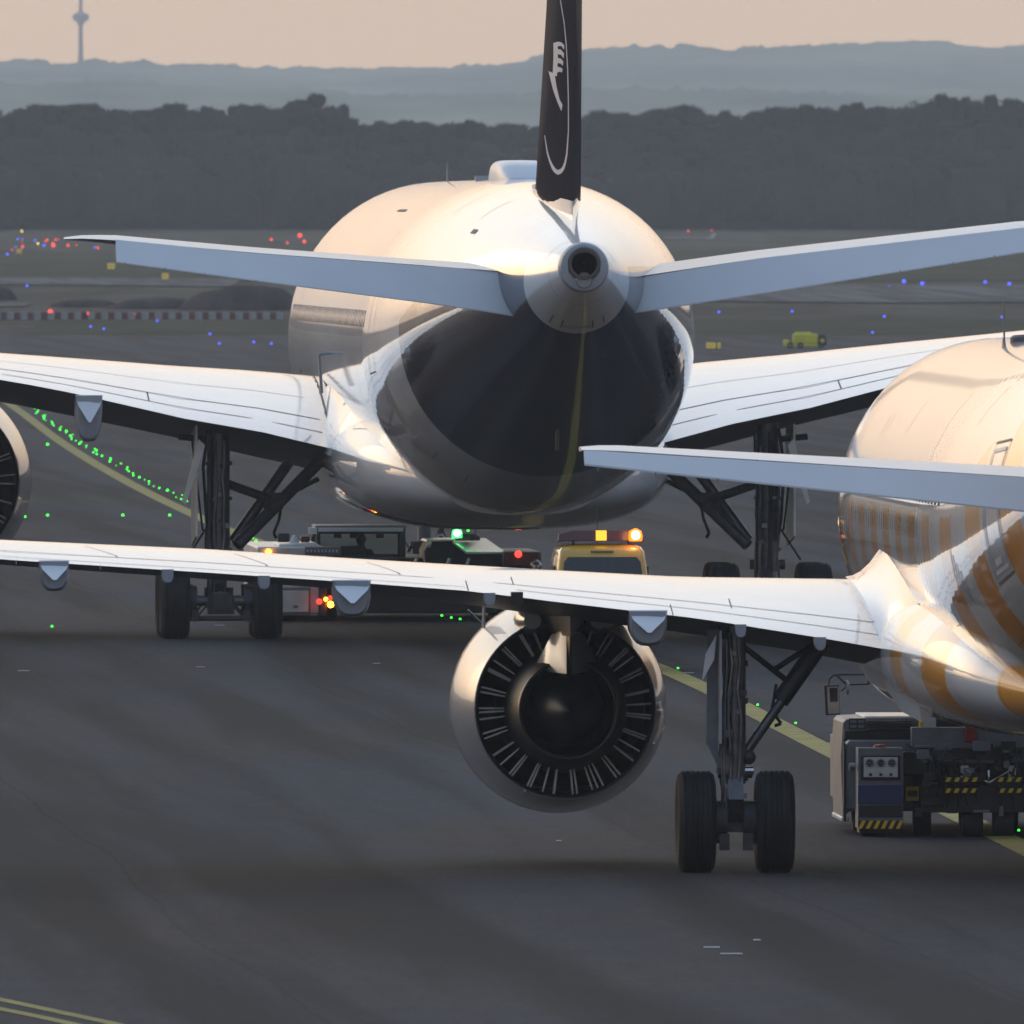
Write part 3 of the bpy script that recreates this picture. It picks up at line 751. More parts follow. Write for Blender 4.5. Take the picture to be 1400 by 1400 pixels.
def WT(side, k):
    e = .0 if side < 0 else k
    #  span  yLE   yTE   zTE   zTop  zBot
    t = [(2.9, 11.5, -1.6, 3.50, 4.82, 3.02), (4.4, 10.1, -1.7, 3.86, 4.95, 3.36), (5.8, 8.9, -1.8, 4.10, 5.04, 3.70), (7.8, 7.4, -2.0, 4.56, 5.20, 4.12),
         (9.2, 6.2, -2.1, 4.83, 5.30, 4.40), (12.5, 3.4, -2.5, 5.25, 5.55, 4.85), (20, -2.5, -6.5, 6.0, 6.25, 5.8), (28, -8.8, -11.6, 7.0, 7.15, 6.9), (31, -12.0, -13.6, 7.8, 7.86, 7.75), (32, -13.8, -14.6, 8.6, 8.63, 8.58)]
    return [(a, b_, c, d + e * a, f + e * a, g + e * a) for a, b_, c, d, f, g in t]
def wide_wing(side):
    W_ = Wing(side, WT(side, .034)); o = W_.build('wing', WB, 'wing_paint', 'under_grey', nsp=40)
    for pts, wd in (([(3.2, .80), (12.4, .80)], .025), ([(3.2, .90), (9.2, .90)], .02), ([(6.45, .80), (6.45, .90)], .03), ([(9.3, .80), (9.3, .90)], .03), ([(3.05, .30), (3.05, .995)], .05), ([(3.4, .62), (12, .62)], .012)):
        b = MB(); W_.seam(b, pts, wd); b.build('skin_joint', o)
    # drooped flap lower surface and fairings
    for sp, wd, dp in ((7.6, .50, .86), (11.8, .5, .8), (16, .45, .7)):
        q, _ = W_.st(sp); canoe(o, side * sp, q[1], q[2], wd, dp, 3.2, 'stab_paint', 'grey_paint')
    return W_, o
WL, wl = wide_wing(-1); WR, wr = wide_wing(1)
# aft root fillets: wedge-shaped ends of the wing fairing with a sharp lower edge
for side in (-1, 1):
    b = MB(); rings = []
    for y, xo, z0, z1 in ((-5.2, 2.2, 3.42, 3.5), (-4.2, 2.55, 3.40, 3.9), (-3.0, 2.9, 3.40, 4.25), (-1.6, 3.15, 3.42, 4.55), (0, 3.2, 3.5, 4.85), (3, 3.2, 3.7, 5.2), (7, 3.15, 3.9, 5.3), (11, 3.0, 4.0, 5.0)):
        ring = [(side * 1.6, y, z0), (side * xo, y, z0), (side * (xo + .02), y, z0 + .12 * (z1 - z0))]
        for t_ in (.3, .5, .7, .85, 1.0):
            ring.append((side * (xo - (xo - 2.35) * t_ ** 1.4), y, lerp(z0, z1 + .35, t_)))
        ring.append((side * 1.6, y, z1 + .3)); rings.append(ring)
    b.loft(rings, 'white_paint'); b.build('root_fairing', WB, ang=50)

# tailplanes with drooped elevators
TL = [(.75, -22.6, -28.2, 6.86, 6.98, 6.66), (3.0, -24.8, -29.1, 7.03, 7.13, 6.86), (5.6, -27.2, -30.2, 7.22, 7.32, 7.08), (8.05, -29.6, -31.3, 7.44, 7.53, 7.36), (8.6, -30.4, -31.6, 7.47, 7.53, 7.42), (8.95, -31.3, -31.9, 7.46, 7.49, 7.44)]
TR = [(.75, -22.6, -28.2, 6.74, 6.88, 6.56), (3.3, -25.1, -29.2, 7.13, 7.25, 6.98), (7.75, -29.3, -31.2, 7.66, 7.77, 7.56), (8.6, -30.4, -31.6, 7.76, 7.83, 7.72), (8.95, -31.3, -31.9, 7.78, 7.81, 7.77)]
for side, T_, E_ in ((-1, TL, [(.98, -28.25, 6.87, -29.1, 6.12), (1.6, -28.5, 6.93, -29.3, 6.22), (2.6, -29.0, 6.99, -29.7, 6.36), (5.7, -30.3, 7.22, -30.85, 6.76), (8.05, -31.35, 7.45, -31.75, 7.07)]),
                     (1, TR, [(.95, -28.25, 6.75, -28.95, 6.16), (3.3, -29.25, 7.13, -29.95, 6.53), (7.75, -31.2, 7.66, -31.65, 7.25), (8.05, -31.35, 7.7, -31.75, 7.31)])):
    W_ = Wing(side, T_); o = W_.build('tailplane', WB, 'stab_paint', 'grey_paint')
    elevator('elevator', side, E_, o, 'stab_paint')
    b = MB(); e0 = E_[0]; x_ = side * (e0[0] + .0); b.add([(x_, e0[1] - .12, e0[2] + .02), (x_ - side * .13, e0[1] - .12, e0[2] + .04), (x_ - side * .16, e0[1] - .5, e0[2] - .3), (x_ - side * .05, e0[1] - .75, e0[2] - .62), (x_ - side * .0, e0[1] - .6, e0[2] - .45)] , [(0, 1, 2, 3, 4)], 'soot_gap_shade'); b.build('root_gap', o)  # flat black sheet painting the shade inside the elevator's root gap
# fin
FS = [(7.3, -20.6, -28.6, .40), (8.3, -21.7, -28.9, .38), (10, -23.1, -29.45, .335), (11.7, -24.5, -30.0, .29), (14, -26.4, -30.8, .23), (16.6, -28.6, -31.7, .16), (16.9, -29.2, -31.6, .08)]
fn = fin(WB, [s_ for s_ in FS if s_[0] > 7.2], 'fin_paint')
def fin_x(y, z):
    yl, yt, ht = linterp(FS, z); u = (y - yl) / (yt - yl); return -ht * Tn(max(0, min(1, u)))
def fin_strip(name, curve, mat='emblem_paint'):
    """flat emblem marks laid on the left side of the fin: curve = [(yA, zA, yB, zB)...] pairs of edge points"""
    b = MB(); rings = []
    for ya, za, yb, zb in curve:
        rings.append([(fin_x(lerp(ya, yb, t_), lerp(za, zb, t_)) - .006, lerp(ya, yb, t_), lerp(za, zb, t_)) for t_ in (0, .33, .67, 1)])
    b.loft(rings, mat, False, False, closed=False); return b
def px_fin(px, py):
    """point of the fin skin (y, z) found from where it shows in the photograph"""
    best = None; cs, sn = math.cos(R(2.78)), math.sin(R(2.78))
    for i in range(400):
        y = lerp(-23.5, -30, i / 399); Y = 450 + y * cs; z = CAM_H + (HY - py) * Y / F
        yl, yt, ht = linterp(FS, z)
        if not (yt < y < yl - .25 * (yl - yt)): continue
        x = fin_x(y, z); X = -.35 + x * cs - y * sn; p = 700 + X * F / Y
        if best is None or abs(p - px) < best[0]: best = (abs(p - px), y, z)
    return best[1], best[2]
def mark(pairs): return [(*px_fin(*a), *px_fin(*c)) for a, c in pairs]
em = fin_strip('x', mark([((766, 0), (767, 0)), ((771, 30), (772.2, 30)), ((774, 60), (775.2, 60)), ((776, 95), (777.2, 95)), ((777, 140), (778.3, 140)), ((777, 180), (778.3, 180)), ((774.5, 210), (776.3, 211)), ((772.2, 221), (774, 224)), ((770, 227), (771.8, 231.5)), ((767, 231), (768, 237)), ((763, 232.5), (763, 239)), ((759.5, 230), (758.5, 236)), ((756, 225), (754.5, 230)), ((752.5, 217.5), (751, 220)), ((749.5, 208), (748, 209)), ((745.5, 185), (744.6, 185))]))
em.build('ring_emblem', fn, weld=False)
em = fin_strip('x', mark([((749, 92), (749.6, 97)), ((752, 104), (755, 99)), ((754, 112), (759, 104)), ((757, 124), (761.5, 119)), ((763, 141), (765.5, 136)), ((768, 152), (769.5, 143))]))
# wing feathers of the bird emblem
for pr in ([((757, 59), (763, 57)), ((757, 80), (763, 80)), ((756, 104), (762, 104))], [((763, 57), (763, 63)), ((768, 58), (768, 63)), ((772, 62), (771.4, 68))], [((763, 67), (763, 74)), ((767.5, 68), (767.5, 75)), ((771.5, 73), (771, 80))],
           [((762, 79), (762, 86)), ((767, 80), (767, 87)), ((770.5, 84), (770, 90))], [((761, 91), (761, 100)), ((766, 92), (765, 98)), ((769.5, 94), (769, 99))]):
    e2 = fin_strip('x', mark(pr)); em.add(e2.v, e2.f, 'emblem_paint')
em.build('bird_emblem', fn, weld=False)
# pale fillet and gap at the foot of the fin
b = MB(); fillet = []
for z, g in ((7.55, .50), (7.95, .40), (8.12, .375)):
    us = [.5 - .5 * math.cos(math.pi * i / 16) for i in range(17)]
    fillet.append([(-(g + .02) * Tn(u), lerp(-20.4, -29.0 - .05, u), z + .55 * (1 - u) * .6) for u in us[::-1]] + [((g + .02) * Tn(u), lerp(-20.4, -29.05, u), z + .33 * (1 - u)) for u in us[1:-1]])
b.loft(fillet, 'white_paint', False, False); b.build('fin_fillet', WB)
# rear pressure-area details, doors and windows
def door(par, tab, y0, y1, t0, t1, mat='seam', wd=.03):
    b = MB(); surf_loop(b, tab, [(y0, t0), (y1, t0), (y1, t1), (y0, t1), (y0, t0)], wd, mat); b.build('door_outline', par)
def joint(par, tab, pts, wd, mat='seam', off=.006, name='skin_joint'):
    b = MB(); surf_loop(b, tab, pts, wd, mat, off); b.build(name, par)
for (y0, y1, t0, t1) in ((-15.2, -14.1, math.pi - .42, math.pi + .18), (17.0, 18.1, math.pi - .35, math.pi + .2), (27.0, 28.1, math.pi - .3, math.pi + .2)): door(WB, WF, y0, y1, t0, t1)
for yy in (-23.4, -19.2): joint(WB, WF, [(yy, math.pi - .9), (yy, math.pi - 1.2)], .03)
joint(WB, WF, [(-24.5, math.pi - .75), (-24.0, math.pi - .75)], .10, 'seam'); joint(WB, WF, [(-2.5, math.pi - .95), (1.0, math.pi - .95)], .06, 'seam')
joint(WB, WF, [(-30.6, -1.9), (-30.6, -1.25)], .07, 'seam')
joint(WB, WF, [(-31.4, .4), (-31.4, 2.7)], .012, 'seam')
def windows(tab, parent, ys, z, hh=.16, wd=.13, mat='window_dark'):
    """one rounded cabin window per frame bay on the left side"""
    y0 = ys[0]; o0 = None
    for y in ys:
        top, bot, hw = interp(tab, y); zc = (top + bot) / 2; r = (top - bot) / 2; th = math.pi - math.asin((z - zc) / r); p = fus_point(tab, y, th, .003)
        if o0 is None:
            b = MB(); b.v = []; n = 14
            vs = [(0, wd * math.copysign(abs(math.cos(a)) ** .7, math.cos(a)), hh * math.copysign(abs(math.sin(a)) ** .7, math.sin(a))) for a in [2 * math.pi * i / n for i in range(n)]]
            vs2 = [(.03, a, c) for _, a, c in vs]; b.add(vs + vs2, [tuple(range(n)), tuple(range(n, 2 * n))[::-1]] + [(i, (i + 1) % n, n + (i + 1) % n, n + i) for i in range(n)], mat)
            o = b.build('cabin_window', parent); o0 = o
        else: o = o0.copy(); col.objects.link(o); o.parent = parent
        o.location = p; o.rotation_euler = (0, math.asin((z - zc) / r) , 0)
windows(WF, WB, [-12.4 + .635 * i for i in range(54)], 6.0)
def gear(parent, name, side, xs, zt, Rr, wd, sp, axles, r0, wide):
    """main landing gear at lateral xs: strut, axle(s), stays"""
    s_ = side; x = s_ * xs; b = MB()
    b.cyl((x, 0, Rr + .15), (x, 0, Rr + 1.0 * Rr), r0 * .72, mat='chrome', n=24)
    b.cyl((x, 0, Rr * 1.75), (x, 0, zt), r0, mat='strut_metal', n=24)
    for z in (Rr * 1.8, Rr * 2.3, lerp(Rr * 2, zt, .45), lerp(Rr * 2, zt, .7)): b.cyl((x, 0, z), (x, 0, z + .07), r0 * 1.22, mat='strut_metal', n=24)
    b.cyl((x - r0 * 1.6, .02, Rr * 1.95), (x + r0 * 1.6, .02, Rr * 1.95), r0 * .45, mat='hub_metal')
    # torque links behind the strut
    b.prism([(-r0, Rr * 1.9), (-r0 * 2.6, Rr * 1.45), (-r0, Rr * 1.0), (-r0 * 1.2, Rr * 1.2), (-r0 * 2.1, Rr * 1.45), (-r0 * 1.2, Rr * 1.7)], 'x', x - .09, x + .09, 'strut_metal')
    b.prism([(-.1, Rr * 1.35), (-.1, Rr * .8), (.1, Rr * .8), (.1, Rr * 1.35)], 'x', x - r0 * 1.3, x + r0 * 1.3, 'hub_metal')
    # hoses and lines
    rnd = random.Random(int(xs * 100) + (s_ > 0))
    for k in range(7):
        a = rnd.uniform(-r0 * 1.15, r0 * 1.15); pts = []; z = Rr * rnd.uniform(.9, 1.3)
        while z < zt * .97: pts.append((x + a + rnd.uniform(-.03, .03), -r0 * 1.1 - rnd.uniform(0, .06), z)); z += .35
        b.tube(pts, .014 if not wide else .022, rnd.choice(['black_metal', 'fixture_metal', 'strut_metal']), 6)
    for k in range(10):
        z = rnd.uniform(Rr * 1.1, zt * .9); b.box((x + rnd.uniform(-r0, r0), -r0 * rnd.uniform(.9, 1.2), z), (rnd.uniform(.05, .14), .08, rnd.uniform(.04, .12)), rnd.choice(['hub_metal', 'strut_metal', 'fixture_metal']))
    if axles == 2:
        b.box((x, 0, Rr * 1.0), (.30, 2.5, .30), 'hub_metal')
    ys = [0] if axles == 1 else [-1.02, 1.02]
    for y in ys:
        b.cyl((x - sp - .12, y, Rr), (x + sp + .12, y, Rr), .085 if wide else .075, mat='strut_metal')
        for q in (-1, 1):
            b.lathe([(.02, -.03), (Rr * .42, -.02), (Rr * .42, .22), (.02, .23)] if q > 0 else [(.02, .03), (Rr * .42, .02), (Rr * .42, -.22), (.02, -.23)], (x + q * (sp - wd * .5 - .12), y, Rr), 'x', 'hub_metal', 20)
            b.box((x + q * (sp - wd * .5 - .1), y - Rr * .5, Rr * .62), (.12, .12, .2), 'hub_metal')
            b.tube([(x + q * .15, y - .1, Rr * 1.1), (x + q * (sp * .5), y - .22, Rr * .62), (x + q * (sp - wd * .5), y - .1, Rr * .8)], .018, 'black_metal', 6)
    if wide:
        b.cyl((x - .6, -1.15, Rr * .55), (x + .6, -1.15, Rr * .55), .05, mat='hub_metal'); b.box((x, -1.1, Rr * .9), (.5, .2, .34), 'hub_metal')
        b.cyl((x, -1.2, Rr * .98), (x, -1.02, Rr * .98), .2, mat='strut_metal')
    g = b.build(name, parent, ang=40)
    for y in ys:
        for q in (-1, 1):
            wbm = MB(); wheel_mb(wbm, (x + q * sp, y, Rr), Rr, wd); wbm.build('wheel', g, ang=40)
    return g
for side in (-1, 1):
    g = gear(WB, 'main_landing_gear', side, 5.12, 4.0, .70, .55, .86, 2, .205, True)
    x = side * 5.12; inn = -side
    b = MB()
    b.cyl((x + inn * .35, .3, 1.72), (x + inn * 2.0, 1.2, 3.35), .115, mat='strut_metal'); b.cyl((x + inn * .3, .9, 1.8), (x + inn * 1.35, 1.2, 3.25), .10, mat='strut_metal')
    b.cyl((x + inn * .2, .2, 2.86), (x + inn * 1.15, .8, 2.52), .085, mat='strut_metal'); b.cyl((x + inn * 1.1, .8, 2.55), (x + inn * 1.9, 1.2, 2.95), .045, mat='hub_metal')
    b.box((x + inn * 1.05, .8, 2.55), (.35, .3, .3), 'hub_metal'); b.tube([(x + inn * 1.2, .8, 2.5), (x + inn * 1.15, .7, 2.2), (x + inn * 1.05, .7, 1.95), (x + inn * 1.1, .7, 1.85)], .03, 'black_metal')
    b.build('side_brace', g)
    b = MB()   # big leg door, edge on
    b.prism([(-1.0, 1.9), (1.3, 1.7), (1.5, 3.9), (-.9, 4.0)], 'x', x - inn * .47, x - inn * .43, 'door_warm_lit')
    b.build('gear_door', g)
    b = MB(); p = [(x - inn * .42, 3.72), (x - inn * .72, 2.55), (x - inn * .66, 2.50), (x - inn * .30, 3.6)]
    b.prism(p, 'y', -1.25, -1.18, 'door_warm_lit'); b.build('hinged_door', g)
    b = MB(); b.tube([(x - inn * .2, -.2, 3.9), (x - inn * .3, -.25, 3.2), (x - inn * .24, -.25, 2.2), (x - inn * .2, -.2, 1.95)], .03, 'black_metal'); b.tube([(x - inn * .22, 0, 3.7), (x - inn * .75, 0, 3.75)], .06, 'hub_metal')
    b.tube([(x - inn * .2, 0, 2.1), (x - inn * .62, 0, 1.45)], .02, 'black_metal'); b.tube([(x - inn * .5, 0, 3.7), (x - inn * .3, 0, 2.0)], .02, 'black_metal'); b.build('door_rods', g)
def nose_gear(parent, y, zt, Rr, wd, sp, seed):
    b = MB(); rnd = random.Random(seed)
    b.cyl((0, y, Rr + .1), (0, y, Rr * 2.2), Rr * .16, mat='chrome', n=20); b.cyl((0, y, Rr * 1.9), (0, y, zt), Rr * .26, mat='tug_grey', n=20)
    b.box((0, y - .15, Rr * 2.4), (Rr * .9, .2, Rr * .5), 'hub_metal'); b.cyl((-Rr * .55, y - .1, Rr * 2.55), (Rr * .55, y - .1, Rr * 2.55), Rr * .15, mat='fixture_metal')
    b.prism([(y - .1, Rr * 2.0), (y - .5, Rr * 1.5), (y - .1, Rr * 1.05)], 'x', -.08, .08, 'fixture_metal')
    b.cyl((-sp, y, Rr), (sp, y, Rr), .06, mat='strut_metal'); b.cyl((0, y, Rr * 2.4), (0, y + 1.4, zt), .07, mat='strut_metal')
    for k in range(16):
        p = Vector((rnd.uniform(-.35, .35), y - rnd.uniform(.1, .35), rnd.uniform(Rr * 1.2, zt - .2))); b.box(p, (rnd.uniform(.04, .16), .1, rnd.uniform(.04, .14)), rnd.choice(['hub_metal', 'fixture_metal', 'strut_metal', 'black_metal']), Matrix.Rotation(rnd.uniform(0, 3), 3, 'Y'))
        b.tube([p, p + Vector((rnd.uniform(-.2, .2), .05, rnd.uniform(-.3, .3)))], .014, rnd.choice(['black_metal', 'chrome']), 6)
    g = b.build('nose_gear', parent)
    for q in (-1, 1):
        wb_ = MB(); wheel_mb(wb_, (q * sp, y, Rr), Rr, wd); wb_.build('wheel', g)
    return g
nose_gear(WB, 28.6, 2.9, .53, .38, .36, 5)
for side in (-1, 1):
    e = engine(WB, side * 10.32, 4.2, 2.87, 1.46, 24 if side > 0 else 36)
    pylon(e, side * 10.32, 4.2, 2.87, 4.75, 1.46)
# small grab rail on the left wing root
b = MB(); b.tube([(-3.15, 1.2, 4.55), (-3.2, 1.2, 5.28), (-2.65, 1.2, 5.33), (-2.5, 1.2, 4.9)], .03, 'fixture_metal'); b.build('escape_rail', WB)

# ================================================================ narrow-body airliner (near, right)
NB = empty('narrow_body_airliner', (6.65, 288.2, 0), R(2.0))
tag(NB, 'orange and white striped airliner cut by the right edge, its left wing crossing the picture', 'airliner', 'airliners being towed')
NF = [(-22.6, 5.5, 5.25, .12), (-21.8, 5.75, 4.9, .38), (-20, 6.0, 4.35, .78), (-17, 6.18, 3.6, 1.22), (-13.5, 6.27, 2.85, 1.62), (-10, 6.31, 2.3, 1.87), (-6.5, 6.33, 2.0, 2.0), (-3, 6.33, 1.93, 2.03), (0, 6.33, 1.92, 2.03), (12, 6.33, 1.92, 2.03), (16, 6.3, 1.95, 1.98), (19.5, 5.9, 2.15, 1.7), (22, 4.9, 2.6, 1.1), (23.3, 3.9, 3.3, .3)]
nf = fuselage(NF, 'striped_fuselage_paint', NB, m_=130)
exhaust(NB, (0, -22.6, 5.38), .6)
b = MB(); rings = []
NBF = [(-8.5, 2.7, 1.92, 1.0), (-7, 3.1, 1.82, 1.65), (-5, 3.4, 1.72, 2.02), (-2.5, 3.5, 1.67, 2.22), (0, 3.55, 1.66, 2.28), (4, 3.55, 1.66, 2.3), (8, 3.3, 1.72, 2.1), (10.5, 2.6, 1.95, 1.1)]
for i in range(41):
    y = lerp(-8.5, 10.5, i / 40); top, bot, hw = interp(NBF, y)
    rings.append([(hw * math.copysign(abs(math.cos(a)) ** .75, math.cos(a)), y, (top + bot) / 2 + (top - bot) / 2 * math.copysign(abs(math.sin(a)) ** .9, math.sin(a))) for a in [2 * math.pi * k / 48 for k in range(48)]])
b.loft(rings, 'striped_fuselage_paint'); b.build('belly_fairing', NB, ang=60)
NT = [(1.9, 7.3, -.5, 2.62, 3.42, 2.35), (2.9, 6.7, -.5, 2.80, 3.44, 2.55), (4.4, 5.9, -.5, 3.04, 3.47, 2.80), (6.1, 4.9, -.55, 3.24, 3.57, 3.02), (7.2, 4.3, -.8, 3.38, 3.64, 3.18), (8.6, 3.5, -1.15, 3.49, 3.73, 3.36), (10.3, 2.5, -1.6, 3.61, 3.85, 3.50), (12.8, 1.0, -2.2, 3.78, 3.98, 3.69), (17.2, -1.7, -3.4, 4.15, 4.28, 4.08)]
def narrow_wing(side):
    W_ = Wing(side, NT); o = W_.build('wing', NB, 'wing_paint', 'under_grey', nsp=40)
    JL = [([(2.2, .80), (6.6, .78), (17, .76)], .012), ([(2.2, .90), (6.6, .88)], .010), ([(7.2, .93), (17, .92)], .008), ([(2.25, .25), (2.1, .998)], .03)]
    JL += [([(sp, u0), (sp, u1)], .012) for sp, u0, u1 in ((6.62, .62, .78), (4.0, .70, .82), (7.2, .8, 1.0), (4.75, .86, 1.0))]
    JL += [([(sp + .35, .45), (sp, .72), (sp - .02, .76)], .014) for sp in (8.0, 9.6, 11.4, 13.2)]
    for pts, wd in JL: b = MB(); W_.seam(b, pts, wd); b.build('skin_joint', o)
    for sp, wd, dp in ((5.05, .46, .42), (8.6, .46, .44), (12.15, .36, .36)):
        q, _ = W_.st(sp); canoe(o, side * sp, q[1], q[2], wd, dp, 2.6, 'stab_paint', 'nacelle_paint')
    for sp in (3.0, 3.95, 6.95, 9.65, 10.8, 13.6):
        q, _ = W_.st(sp); canoe(o, side * sp, q[1], q[2] - .01, .15, .17, .9, 'stab_paint', 'nacelle_paint', False)
    # aileron and flap edge plates: dark gap where the inboard flap ends
    b = MB(); q, _ = W_.st(6.62); b.box((side * 6.62, q[1] + .0, q[2] - .01), (.14, .24, .14), 'black_metal'); b.build('flap_gap', o)
    return W_, o
NL, nl = narrow_wing(-1); NRW, nr = narrow_wing(1)
# wing-root fillet rising over the wing to the fuselage
for side in (-1, 1):
    b = MB(); rings = []
    # per y: outer x on the wing, height there, peak height against the body
    for y, xo, zo, zi in ((-2.4, 1.95, 2.35, 2.6), (-1.2, 2.12, 2.45, 2.95), (-.4, 2.25, 2.68, 3.2), (.6, 2.30, 3.02, 3.45), (1.8, 2.36, 3.25, 3.62), (3.4, 2.42, 3.42, 3.74), (5.2, 2.42, 3.46, 3.78), (6.8, 2.3, 3.2, 3.5), (8.4, 1.95, 2.7, 3.1)):
        ring = []
        for t_ in (0, .1, .25, .45, .7, 1.0):
            ring.append((side * lerp(xo, 1.86, t_ ** .8), y, lerp(zo, zi + .28, t_ ** 1.6)))
        ring += [(side * 1.5, y, zi), (side * 1.5, y, 2.1), (side * (xo - .06), y, zo - .5)]
        rings.append(ring)
    b.loft(rings, 'white_paint'); b.build('root_fairing', NB, ang=50)
for side in (-1, 1):
    W_ = Wing(side, [(.6, -16.0, -19.0, 4.86, 4.99, 4.72), (1.6, -16.7, -19.3, 4.93, 5.03, 4.8), (6.3, -19.7, -21.0, 5.245, 5.30, 5.2), (6.62, -20.2, -21.1, 5.25, 5.28, 5.23)])
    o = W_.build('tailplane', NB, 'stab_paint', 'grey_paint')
    elevator('elevator', side, [(1.0, -19.05, 4.88, -19.45, 4.50), (1.6, -19.35, 4.925, -19.75, 4.56), (6.4, -21.05, 5.24, -21.25, 5.08), (6.6, -21.2, 5.245, -21.37, 5.10)], o, 'stab_paint', .05)
fin(NB, [(6.1, -13.0, -20.5, .30), (8, -15.2, -21.0, .26), (12.4, -20.2, -22.4, .12), (12.6, -20.8, -22.3, .06)], 'white_paint')
b = MB(); p = fus_point(NF, 4, math.pi * .56); b.tube([(-.55, 4, 6.2), (-.56, 3.98, 6.82)], .012, 'fixture_metal'); b.prism([(3.6, 6.2), (4.3, 6.2), (4.05, 6.36)], 'x', -.57, -.54, 'fixture_metal'); b.build('whip_antenna', NB)
b = MB(); b.lathe([(.22, -.1), (.22, .03), (.18, .06), (.01, .07)], (-.15, 6, 6.33), 'z', 'seam', 20); b.build('antenna_plate', NB)
windows(NF, NB, [-7.5 + .56 * i for i in range(46)], 4.62, .15, .11)
door(NB, NF, -13.6, -12.6, math.pi - .38, math.pi + .42, 'emblem_paint', .05); door(NB, NF, -13.75, -12.45, math.pi - .44, math.pi + .48, 'seam', .03)
joint(NB, NF, [(-13.3, math.pi + .36), (-12.8, math.pi + .36)], .08, 'emblem_paint', name='door_sill')
for yy, a0, a1 in ((9.0, .45, .62), (8.2, .45, .62), (3.5, .5, .75), (-4.2, .35, .85), (-9, .6, .9)): joint(NB, NF, [(yy, math.pi - a0), (yy, math.pi - a1)], .025, 'seam', .003)
joint(NB, NF, [(-8.9, math.pi - .95), (-8.9, math.pi - 1.12)], .05)
for k in range(5): joint(NB, NF, [(-9.0 - .22 * k, math.pi + .12 + .05 * k), (-9.0 - .22 * k, math.pi + .34 + .03 * k)], .05, 'seam', name='louvre_mark')
for side in (-1, 1):
    g = gear(NB, 'main_landing_gear', side, 3.99, 3.0, .61, .46, .47, 1, .128, False)
    x = side * 3.99; inn = -side; b = MB()
    b.cyl((x + inn * .12, .1, 1.42), (x + inn * .62, .25, 2.12), .06, mat='strut_metal'); b.cyl((x + inn * .55, .25, 2.05), (x + inn * 1.1, .4, 2.82), .11, mat='black_metal')
    b.cyl((x + inn * .08, .1, 2.72), (x + inn * .62, .3, 2.3), .035, mat='black_metal'); b.cyl((x + inn * .45, .3, 2.4), (x + inn * .95, .4, 2.72), .035, mat='black_metal')
    b.tube([(x + inn * .5, .2, 2.25), (x + inn * .45, .2, 1.95), (x + inn * .33, .15, 1.7)], .018, 'black_metal'); b.ball((x + inn * .16, 0, 1.38), .09, 'hub_metal'); b.cyl((x + inn * .1, 0, 1.22), (x + inn * .22, 0, 1.22), .05, mat='chrome')
    b.tube([(x + inn * .5, .2, 1.86), (x + inn * .56, .2, 1.78), (x + inn * .48, .2, 1.75)], .02, 'black_metal'); b.build('side_brace', g)
    b = MB(); b.prism([(.55, .98 + .2), (-.28, 1.55), (-.3, 2.9), (.75, 2.95)], 'x', x - inn * .20, x - inn * .17, 'grey_paint')
    p = [(x - inn * .16, 2.9), (x - inn * .33, 2.9), (x - inn * .34, 1.55), (x - inn * .22, 1.3), (x - inn * .155, .95)]
    b.prism(p, 'y', .05, .09, 'tug_grey'); b.build('gear_door', g)
    b = MB(); b.prism([(x - inn * .23, 2.85), (x - inn * .36, 2.62), (x - inn * .40, 2.3), (x - inn * .26, 2.55)], 'y', -.2, -.17, 'stab_paint'); b.build('hinged_door', g)
    e = engine(NB, side * 5.90, 3.2, 1.90, 1.0, 56)
    pylon(e, side * 5.90, 3.2, 1.90, 3.22, 1.0)
    b = MB(); b.tube([(side * 5.90 - .95, 5.0, 1.9 + 1.0), (side * 5.90 - 1.12, 5.0, 1.9 + 1.16)], .015, 'chrome'); b.prism([(5.6, 2.85), (4.6, 2.85), (4.7, 3.12), (5.3, 3.1)], 'x', side * 5.90 - .93, side * 5.90 - .915, 'nacelle_paint'); b.build('nacelle_strake', e)
nose_gear(NB, 17.6, 2.3, .40, .23, .25, 9)

# static wicks along the trailing edges
def wicks(parent, pts, ln=.16):
    for x, y, z in pts:
        b = MB(); b.cyl((x, y, z), (x, y - ln, z - .05), .008, .004, 'black_metal', 6); b.build('static_wick', parent)
for ob in list(NB.children):
    if ob.name.startswith('tailplane'):
        sd = -1 if ob.data.vertices[0].co.x < 0 else 1
        wicks(ob, [(sd * sp, lerp(-19.5, -21.3, (sp - 1) / 5.5), lerp(4.5, 5.07, (sp - 1) / 5.5)) for sp in (6.45, 5.8, 5.1, 4.4)])
for W_, o_ in ((NL, nl), (NRW, nr)):
    wicks(o_, [tuple(W_.up(sp, 1.0)) for sp in (11.6, 12.6, 13.6)])
for ob in list(WB.children):
    if ob.name.startswith('tailplane'):
        sd = -1 if ob.data.vertices[0].co.x < 0 else 1
        wicks(ob, [(sd * sp, lerp(-29.2, -31.8, (sp - 1) / 7), (lerp(6.13, 7.07, (sp - 1) / 7) if sd < 0 else lerp(6.17, 7.27, (sp - 1) / 6.8))) for sp in (7.9, 7.2, 6.5, 5.6)], .22)
